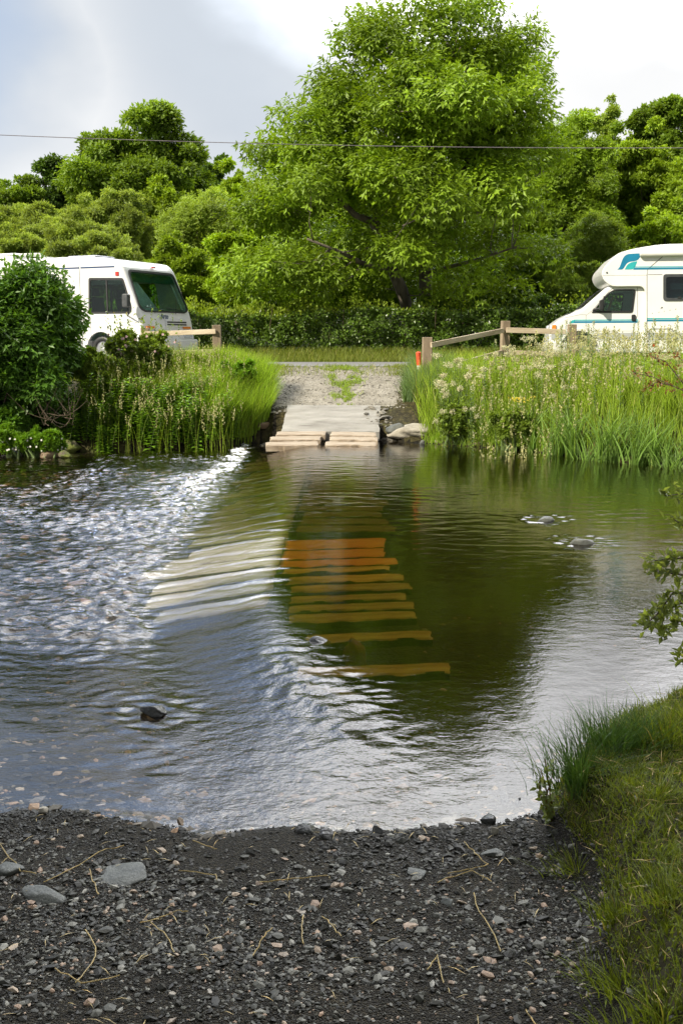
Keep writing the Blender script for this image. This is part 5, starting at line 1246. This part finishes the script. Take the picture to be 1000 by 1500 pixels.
# ------------------------------------------------------------------ leafy bushes of the left bank
def bush(name, px, ytop, hw, D, label, mat, llen=.10, per=420, nc=30, zb=None, compound=0, lw=.55, depth=None, cat='bush', rf=(.25, .4), low=-.9, stem='twig', squash=.9, shoots=0, m2=None):
    b = P(px, 495, D); gz = Gs(b.x, D) if zb is None else zb; top = P(px, ytop, D).z; H = top-gz; half = hw*D/FPX; depth = depth or half*.8
    root = empty(name, (b.x, D, gz)); tag(root, label, cat)
    C, rr = ellclumps((0, 0, H*.5), (half*.82, depth*.82, H*.42), nc, min(half, H/2)*rf[0], min(half, H/2)*rf[1], low)
    mb = MB(); clumpleaves(mb, C, rr, per, llen, llen*lw, compound=compound, squash=squash, droop=.3)
    if shoots:
        S = [];
        for k in range(shoots):
            a = rng.random()*2*np.pi; r_ = math.sqrt(rng.random())*.8; x0, y0 = math.cos(a)*half*r_, math.sin(a)*depth*r_
            z0 = H*(.5+.42*math.sqrt(max(0, 1-r_*r_))); L_ = .25+.3*rng.random(); n_ = 12
            t = np.linspace(0, 1, n_); p = np.stack([x0*(1+.25*t), y0+0*t, z0+L_*t], 1)
            leaves(mb, p, rng.normal(size=(n_, 3))+np.array([0, 0, .3]), rng.normal(size=(n_, 3))*.4+np.array([0, 0, 1]), min(llen, .11), min(llen, .11)*.5)
    mb.build('foliage', mat if m2 is None else [mat, m2], root)
    tb = MB()
    for k in rng.choice(len(C), min(len(C), 18), replace=False): limb(tb, (rng.normal()*.1, rng.normal()*.1, -.1), C[k], .022, .006, .1, 5, 5)
    tb.build('stems', M[stem], root)
    return root, C, rr, mb
bush('elder_bush', 34, 398, 82, 17.6, 'big dark green leafy bush in front of the motorhome at the left edge', M['shrub'], llen=.30, per=90, nc=56, zb=0.1, compound=2, shoots=90, depth=1.0, low=-.98, rf=(.16, .42))
bush('bush', -18, 470, 74, 16.9, 'dark bush cut by the left edge of the frame above the water', M['shrub'], llen=.12, per=500, nc=26, zb=0.)
r_, C, rr, _ = bush('bramble_bush', 205, 484, 66, 19.0, 'flowering bramble thicket below the motorhome mirror', M['bramble'], llen=.075, per=420, nc=34, shoots=26, rf=(.22, .4))
def dots(root, n, rx, ry, z0, z1, size, mat, nm='blossom', flat_=False):
    mb = MB(); 
    for k in range(n):
        a = rng.random()*6.28; q = math.sqrt(rng.random()); c = np.array([math.cos(a)*rx*q, -abs(math.sin(a))*ry*q, z0+(z1-z0)*rng.random()])
        m = 6; ang = np.arange(m)*6.28/m; ax = np.stack([np.cos(ang), .2*np.sin(ang), np.sin(ang)], 1)+np.array([0, -.2, .1])
        leaves(mb, np.repeat(c[None], m, 0), ax, np.repeat(np.array([[0, -1., .6]]), m, 0), size, size*.7)
    return mb.build(nm, mat, root)
dots(r_, 30, .7, .8, .6, 1.15, .03, M['pink'])
r_, *_ = bush('bush', 150, 515, 60, 18.3, 'low tangled bush between the dark bush and the long grass', M['bramble'], llen=.07, per=420, nc=30, shoots=10)
bush('bush', 348, 524, 30, 18.9, 'rounded glossy green bush at the end of the short fence', M['nettle'], llen=.07, per=420, nc=26)
bush('bush', 300, 520, 40, 19.6, 'leafy bush under the rail of the short fence', M['bramble'], llen=.07, per=380, nc=24)
for i, px in enumerate((10, 38, 66)):
    r_, *_ = bush('cress_plant', px, 622+4*i, 24, 16.35-.0*i, ['leftmost of three low white-flowered plants on the waterline', 'middle of three low white-flowered plants on the waterline', 'rightmost of three low white-flowered plants on the waterline'][i], M['nettle'], llen=.06, per=220, nc=14, zb=-.1, cat='plant', stem='stem')
    dots(r_, 34, .27, .3, .08, .30, .020, M['white'])
# dead stems left
mb = MB()
for k in range(26): 
    a = P(rng.uniform(60, 110), rng.uniform(600, 625), 16.7); limb(mb, a, (a.x+rng.normal()*.3-.1, a.y+rng.normal()*.2, a.z+.2+.4*rng.random()), .008, .003, .5, 5, 4)
tag(mb.build('dead_stems', M['twig']), 'tangle of dead brown stems in the hollow under the dark bush', 'stems', kind='stuff')

# ------------------------------------------------------------------ right bank plants
def copy_tree(o, parent=None):
    c = o.copy(); COL.objects.link(c)
    if parent: c.parent = parent
    for ch in list(o.children): copy_tree(ch, c)
    return c
def meadowsweet():
    root = empty('meadowsweet'); sm, lf = MB(), MB()
    for k in range(3):
        b = rng.normal(size=2)*.05; t = b+rng.normal(size=2)*.10; H = .75+.25*rng.random()
        tube(sm, [(b[0], b[1], 0), (b[0], b[1], H*.5), (t[0], t[1], H)], [.005, .004, .003], 4)
        fl = MB(); n = 70; p = np.array([t[0], t[1], H])+rng.normal(size=(n, 3)).clip(-1.6, 1.6)*np.array([.036, .036, .028]); leaves(fl, p, rdir(n), rdir(n), .026, .020); fl.build('flower_head', M['cream'], root)
        n = 18; zz = rng.uniform(.1, H*.8, n); p = np.stack([b[0]+0*zz, b[1]+0*zz, zz], 1); leaves(lf, p, rng.normal(size=(n, 3))*np.array([1, 1, .3]), np.array([[0, 0, 1.]])+rng.normal(size=(n, 3))*.3, .11, .04)
    sm.build('stem', M['stem'], root); lf.build('leaves', M['bramble'], root); return root
def willowherb():
    root = empty('willowherb'); sm, fl, lf = MB(), MB(), MB(); H = 1.15
    tube(sm, [(0, 0, 0), (.01, 0, H*.5), (.04, 0, H)], [.006, .005, .002], 4)
    n = 46; t = np.linspace(.12, 1, n); a = np.arange(n)*2.4; p = np.stack([.03*t, 0*t, H*t], 1)
    leaves(lf, p, np.stack([np.cos(a), np.sin(a), .5+0*a], 1), np.stack([-.3*np.cos(a), -.3*np.sin(a), 1+0*a], 1), .11*(1-.55*t), .025)
    n = 26; p = np.array([.035, 0, H-.04])+rng.normal(size=(n, 3)).clip(-1.5, 1.5)*np.array([.012, .012, .035]); leaves(fl, p, rdir(n), rdir(n), .026, .016)
    sm.build('stem', M['stem'], root); lf.build('leaves', M['greygrass'], root); fl.build('flower_head', M['cream'], root); return root
def reedclump():
    root = empty('reed_clump'); mb = MB(); n = 26
    blades(mb, rng.normal(size=n)*.06, rng.normal(size=n)*.05, np.zeros(n)-.03, .45+.35*rng.random(n), .026, .45, seg=5)
    tag(mb.build('reed_blades', M['reed'], root)); return root
used = {}
def nettle():
    root = empty('nettle'); sm, lf = MB(), MB()
    for k in range(5):
        b = rng.normal(size=2)*.10; t = b+rng.normal(size=2)*.10; H = .40+.30*rng.random()
        tube(sm, [(b[0], b[1], -.05), ((b[0]+t[0])/2, (b[1]+t[1])/2, H*.5), (t[0], t[1], H)], [.005, .004, .003], 4)
        n = 34; f = np.repeat(np.linspace(.05, 1, n//2), 2); a = np.tile([0, np.pi], n//2)+np.repeat(np.arange(n//2), 2)*1.45+rng.normal(size=n)*.2
        p = np.stack([b[0]*(1-f)+t[0]*f, b[1]*(1-f)+t[1]*f, H*f], 1)
        leaves(lf, p, np.stack([np.cos(a), np.sin(a), -.25+.5*f], 1), np.stack([.3*np.cos(a), .3*np.sin(a), 1+0*a], 1), .135*(1-.4*f)*(.8+.4*rng.random(n)), .075*(1-.35*f))
    sm.build('stem', M['stem'], root); lf.build('leaves', M['nettle'], root); return root
def place(root, name_first, x, y, s, label, cat, group, rz=None, z=None):
    o = root if not used.get(root.name) else copy_tree(root)
    used[root.name] = True
    o.location = (x, y, (Gs(x, y) if z is None else z)-.02); o.rotation_euler = (0, 0, rng.random()*6.28 if rz is None else rz); o.scale = (s, s, s*(.9+.2*rng.random()))
    tag(o, label, cat, group); return o
ms = [meadowsweet(), meadowsweet()]
for k in range(50):
    px = rng.uniform(642, 800) if k < 26 else rng.uniform(790, 1000); py = rng.uniform(548, 612) if k < 26 else rng.uniform(530, 590)
    D = rng.uniform(16.4, 18.6) if k < 26 else rng.uniform(15.5, 19)
    x = P(px, py, D).x; place(ms[k % 2], '', x, D, .72+.25*rng.random(), 'cream-flowered meadowsweet in the long grass of the right bank', 'wildflower', 'meadowsweet on the right bank')
ns = [nettle(), nettle()]
for k in range(110):
    px = rng.uniform(172, 342) if k < 88 else rng.uniform(90, 180); x0 = (px-500)/FPX*17.0; y0 = float(yf(np.array([x0]))[0])+rng.uniform(-.08, .75); x0 = (px-500)/FPX*y0
    place(ns[k % 2], '', x0, y0, .75+.45*rng.random(), 'broad-leaved nettle in the dense patch along the left waterline', 'nettle', 'nettles along the left waterline')
wh = willowherb()
for k in range(44):
    D = rng.uniform(15.3, 19); px = rng.uniform(690, 1010); place(wh, '', P(px, 500, D).x, D, .75+.3*rng.random()*(1 if px > 820 else .6), 'tall thin leafy stalk rising out of the grass of the right bank', 'wildflower', 'leafy stalks on the right bank')
rc = [reedclump(), reedclump()]
for k in range(26):
    px = 760+k*10.5+rng.normal()*6; x0 = PG(px, 665).x; y0 = float(yf(np.array([x0]))[0])+rng.uniform(-.12, .35); x0 = (px-500)*(y0)/FPX*1.0
    place(rc[k % 2], '', x0, y0, .75+.5*rng.random(), 'sword-leaved reed clump at the waterline of the right bank', 'reeds', 'reed clumps along the right waterline')
for k in range(5):
    px = 690+k*16; x0 = PG(px, 655).x; y0 = float(yf(np.array([x0]))[0])+.25
    place(rc[0], '', x0, y0, .5+.2*rng.random(), 'sword-leaved reed clump at the waterline of the right bank', 'reeds', 'reed clumps along the right waterline')
# yellow flowers
yr = empty('ragwort'); p = P(768, 585, 16.4); gz = Gs(p.x, 16.4); yr.location = (p.x, 16.4, gz); tag(yr, 'small clump of bright yellow flowers low in the right bank grass', 'wildflower')
fl, sm = MB(), MB()
for k in range(9):
    x0, z0 = rng.normal()*.14, p.z-gz+rng.normal()*.03; tube(sm, [(x0*.4, 0, 0), (x0, 0, z0)], [.004, .003], 4); n = 10; leaves(fl, np.array([x0, 0, z0])+rng.normal(size=(n, 3))*np.array([.03, .03, .008]), rdir(n)*np.array([1, 1, .3]), np.array([[0, -.5, 1.]])+0*rdir(n), .03, .02)
sm.build('stem', M['stem'], yr); fl.build('flower_head', M['yellow'], yr)
# dark leafy filler on the right bank
for (px, yt, hw, D, lab, m) in ((672, 592, 30, 16.9, 'low leafy plant below the sloping rail', 'bramble'), (752, 594, 34, 16.2, 'low leafy plant under the yellow flowers', 'bramble')):
    bush('leafy_plant', px, yt, hw, D, lab, M[m], llen=.07, per=260, nc=20, cat='plant', stem='stem')
# reddish twig reaching in from the right
tw = empty('rose_branch', P(1060, 590, 14.6)); tag(tw, 'thin arching branch with reddish leaves at the right edge of the far bank', 'branch')
o0 = Vector(tw.location); mb, lf = MB(), MB()
for pts in ([(1060, 620), (1000, 572), (955, 552), (925, 545)], [(985, 565), (960, 560), (940, 572)], [(1010, 575), (975, 530), (950, 520)], [(1040, 600), (1010, 540), (985, 515)]):
    W_ = np.array([np.array(P(a, b, 14.6))-np.array(o0) for a, b in pts]); tube(mb, W_, np.linspace(.010, .004, len(W_)), 4)
    for t in np.linspace(0, 1, 26):
        k = t*(len(W_)-1); i = min(int(k), len(W_)-2); c = W_[i]*(1-k+i)+W_[i+1]*(k-i); n = 3
        leaves(lf, c+rng.normal(size=(n, 3))*.04, rdir(n)+np.array([0, 0, -.4]), rdir(n), .055, .03)
mb.build('twigs', M['twig'], tw); lf.build('leaves', M['redleaf'], tw)

# ------------------------------------------------------------------ near right bank
bk = lambda x, y: (bankmask(x, y) > .22) & (y < yn(x)+.25)
mb = MB()
x, y, z = scatter(110000, .5, 3.2, 1.3, 4.9, lambda x, y: bk(x, y) & (fbm(x*2.2, y*2.2, 3, 120) > -.75+.35*rng.random(len(x)))); h = (.018+.035*rng.random(len(x)))*(1+.8*np.clip(pn(x*2.5, y*2.5, 121), 0, 1)); blades(mb, x, y, z, h, .0032+.002*rng.random(len(x)), .8)
tag(mb.build('turf', M['turf']), 'short patchy grass on the near right bank', 'grass', kind='stuff')
mb = MB()
x, y, z = scatter(90000, .5, 3.0, 1.3, 4.9, lambda x, y: bk(x, y) & (fbm(x*2.2, y*2.2, 3, 120) > -.85+.35*rng.random(len(x)))); n = len(x)
leaves(mb, np.stack([x, y, z+rng.random(n)*.012], 1), rdir(n)*np.array([1, 1, .5]), np.array([[0, 0, 1.]])+rng.normal(size=(n, 3))*.5, .007+.008*rng.random(n), .006)
x, y, z = scatter(5000, .5, 3.0, 1.3, 4.9, bk); n = len(x); leaves(mb, np.stack([x, y, z+.015+rng.random(n)*.02], 1), rdir(n)*np.array([1, 1, .15]), rdir(n), .03+.05*rng.random(n), .0025, m=1)
tag(mb.build('moss', [M['turf'], M['straw']]), 'mossy undergrowth and dead blades in the near turf', 'moss', kind='stuff')
def tuft(name, x, y, n, hmin, hmax, w, mat, label, spread=.05, lean=.6, seg=5, group=None):
    mb = MB(); r = np.abs(rng.normal(size=n))*spread; a = rng.random(n)*6.28
    blades(mb, r*np.cos(a), r*np.sin(a), np.zeros(n)-.01, hmin+(hmax-hmin)*rng.random(n), w*(.7+.6*rng.random(n)), lean, dirn=a+rng.normal(size=n)*.4, seg=seg)
    o = mb.build(name, mat); o.location = (x, y, Gs(x, y)-.01); tag(o, label, 'grass tuft', group); return o
tf = [('dark rush tuft at the corner of the bank, arching over the water', 850, 1120, 520, .07, .25, .0036, 'rush', .075, .75), ('dark rush tuft right of the corner one', 893, 1096, 560, .07, .22, .0036, 'rush', .085, .6),
      ('dark rush tuft third from the corner', 935, 1088, 420, .06, .19, .0036, 'rush', .08, .6), ('broad-bladed bright tuft at the right edge near the water', 975, 1090, 260, .06, .20, .005, 'turf', .08, .6), ('grass tuft cut by the right edge near the water', 1010, 1080, 260, .07, .22, .005, 'turf', .08, .6),
      ('coarse grass tuft on the shoulder of the bank', 905, 1290, 160, .03, .10, .0045, 'turf', .045, .9), ('coarse grass tuft overhanging the shingle halfway down the bank', 915, 1370, 160, .03, .11, .0045, 'turf', .05, .9),
      ('coarse grass tuft on the bank near the right edge', 975, 1340, 160, .03, .10, .004, 'turf', .05, .9), ('coarse grass tuft overhanging the shingle low on the bank', 920, 1440, 160, .03, .11, .004, 'turf', .05, .9),
      ('grass tuft at the bottom right corner', 975, 1470, 180, .03, .12, .0045, 'turf', .06, .8), ('short tuft beside the bare soil on the bank', 850, 1185, 200, .04, .11, .004, 'turf', .05, .9), ('short tuft on top of the bank by the right edge', 960, 1180, 200, .04, .10, .004, 'turf', .06, .8),
      ('small tuft at the foot of the bank where the shingle begins', 872, 1335, 120, .04, .10, .0035, 'turf', .035, 1.0)]
for (lab, px, py, n, h0, h1, w, m, sp, ln) in tf:
    p = PG(px, py, .28); tuft('grass_tuft', p.x, p.y, n, h0, h1, w, M[m], lab, sp, ln)
# dock-like weed hanging at the corner
wd = empty('weed', PG(800, 1190, .1)); tag(wd, 'straggly yellowing weed hanging over the corner of the near bank', 'weed')
lf, sm = MB(), MB()
for k in range(7):
    e = np.array([-.02+rng.normal()*.04, rng.normal()*.05, .10+.13*rng.random()]); limb(sm, (.03, .02, -.05), e, .003, .0015, .2, 5, 4)
    n = 16; t = rng.random(n)[:, None]; leaves(lf, np.array([.03, .02, -.05])*(1-t)+e*t+rng.normal(size=(n, 3))*.008, rdir(n)+np.array([-.3, 0, .1]), rdir(n)*.5+np.array([0, -.3, 1]), .032, .016)
sm.build('stem', M['redleaf'], wd); lf.build('leaves', M['sallow'], wd)
# willow branches reaching in from the right
sw = empty('willow_sapling', (2.05, 3.3, Gs(2.05, 3.3))); tag(sw, 'young willow whose leafy twigs reach in from the right edge over the pool', 'sapling')
o0 = np.array(sw.location); tb, lf = MB(), MB()
tube(tb, [(0, 0, -.05), (0, .05, .5), (-.1, .1, 1.2), (-.25, .1, 1.8)], [.03, .026, .02, .008], 8)
def twig(pts, D, n, wide=.03):
    W_ = np.array([np.array(P(a, b, D if c is None else c))-o0 for a, b, c in pts]); tube(tb, W_, np.linspace(.006, .0015, len(W_)), 5)
    tt = np.linspace(.12, 1, n)
    for t in tt:
        k = t*(len(W_)-1); i = min(int(k), len(W_)-2); c = W_[i]*(1-k+i)+W_[i+1]*(k-i); d = W_[i+1]-W_[i]; d = d/np.linalg.norm(d); m = 4
        L_ = .030+.014*rng.random(m)
        leaves(lf, np.repeat(c[None], m, 0)+rng.normal(size=(m, 3))*.010, d*.5+rdir(m)*.9+np.array([0, 0, .25]), rdir(m)*.5+np.array([0, -.5, .8]), L_, L_*.42, fold=.2)
Dw = 3.3
for pts, n in (([(1200, 800, None), (1080, 735, None), (1010, 722, None), (972, 727, None)], 20), ([(1180, 860, None), (1060, 815, None), (985, 818, None), (950, 822, None)], 26), ([(1180, 860, None), (1050, 850, None), (985, 840, None), (955, 835, None)], 22),
               ([(1180, 880, None), (1060, 870, None), (985, 868, None), (962, 900, None), (944, 915, None)], 34), ([(1060, 870, None), (990, 885, None), (968, 905, None), (972, 928, None)], 24), ([(1180, 880, None), (1070, 900, None), (1000, 910, None), (988, 912, None)], 16),
               ([(1180, 960, None), (1060, 950, None), (1010, 962, None), (990, 968, None)], 14), ([(1100, 780, None), (1040, 780, None), (1000, 770, None), (985, 760, None)], 14)):
    twig(pts, Dw+rng.normal()*.06, n)
    a = np.array(P(*pts[0][:2], Dw))-o0; limb(tb, (-.05, .08, a[2]*.6), a, .012, .006, 0, 5, 5)
for (cx_, cy_, cz_, n) in ((.1, .1, 1.3, 500), (-.2, .25, 1.75, 500), (.35, .2, 1.6, 400), (.2, -.1, 1.0, 300), (.0, .4, 1.4, 400)):
    limb(tb, (-.05, .08, cz_*.7), (cx_, cy_, cz_), .010, .004, 0, 5, 5)
    p = np.array([cx_, cy_, cz_])+rng.normal(size=(n, 3))*.17; leaves(lf, p, rdir(n)+np.array([0, 0, .2]), rdir(n)*.5+np.array([0, -.5, .8]), .03+.014*rng.random(n), .016)
tb.build('trunk', M['twig'], sw); lf.build('leaves', M['sallow'], sw)

# ------------------------------------------------------------------ straws on the shingle
straws = [([(0, 1238), (30, 1275), (52, 1278)], 'forked yellow straw at the left edge of the shingle'), ([(65, 1292), (110, 1270), (150, 1245), (180, 1238)], 'long yellow straw left of the flat grey stone'), ([(125, 1362), (145, 1395), (120, 1430), (112, 1438)], 'kinked pale stalk below the flat grey stone'),
          ([(82, 1418), (120, 1440), (175, 1430)], 'curved brown stalk low on the left'), ([(205, 1352), (260, 1335), (275, 1334)], 'straight straw below the flat grey stone'), ([(220, 1352), (245, 1370), (255, 1395)], 'thin bent brown stalk touching the straight straw'),
          ([(370, 1400), (385, 1375), (398, 1358)], 'short pale stalk in the lower middle'), ([(380, 1292), (430, 1287), (480, 1283)], 'straight horizontal straw in the middle'), ([(472, 1340), (500, 1372)], 'short straw right of the middle'), ([(443, 1340), (441, 1365), (444, 1382)], 'upright pale stalk in the middle'),
          ([(678, 1233), (695, 1250), (716, 1266)], 'greenish stalk near the waterline on the right'), ([(655, 1280), (690, 1272), (715, 1266)], 'green stem meeting the greenish stalk'), ([(694, 1306), (700, 1330), (722, 1365), (734, 1392)], 'long pale curved stalk right of the middle'), ([(768, 1478), (785, 1500), (790, 1508)], 'stalk cut by the bottom edge'),
          ([(282, 1232), (310, 1240), (318, 1244)], 'yellow straw at the waterline left of the middle'), ([(640, 1272+20), (690, 1275), (720, 1290)], 'wispy straw by the flat blue-grey stone'), ([(130, 1272), (146, 1310)], 'short straw leaning on the flat grey stone'), ([(260, 1275), (315, 1280), (318, 1290)], 'hooked brown straw in the upper middle'), ([(625, 1420), (640, 1400), (648, 1440)], 'bent brown stalk at the lower right')]
for pts, lab in straws:
    W_ = []
    for (a, b) in pts:
        p = PG(a, b, .06); zz = Gs(p.x, p.y)+.012; p = PG(a, b, zz); W_.append(np.array(p))
    W_ = np.array(W_); t = np.linspace(0, len(W_)-1, 9); i = np.clip(t.astype(int), 0, len(W_)-2); f = (t-i)[:, None]; Q = W_[i]*(1-f)+W_[i+1]*f+rng.normal(size=(9, 3))*.002
    mb = MB(); tube(mb, Q-Q[0], np.full(9, .0018), 5); o = mb.build('straw', M['straw']); o.location = Q[0]; tag(o, lab, 'straw')
# tiny straws and leaf litter
mb = MB(); n = 260; x = rng.uniform(-1.8, .9, n); y = rng.uniform(1.9, 3.6, n); z = G(x, y)+.010; a = rng.random(n)*6.28
leaves(mb, np.stack([x, y, z], 1), np.stack([np.cos(a), np.sin(a), 0*a], 1), np.array([[0, 0, 1.]])+rng.normal(size=(n, 3))*.1, rng.uniform(.015, .07, n), .003)
tag(mb.build('litter', M['straw']), 'bits of dry straw and leaf strewn over the shingle', 'litter', kind='stuff')
print('TOTAL FACES', sum(len(o.data.polygons) for o in bpy.data.objects if o.type == 'MESH'))
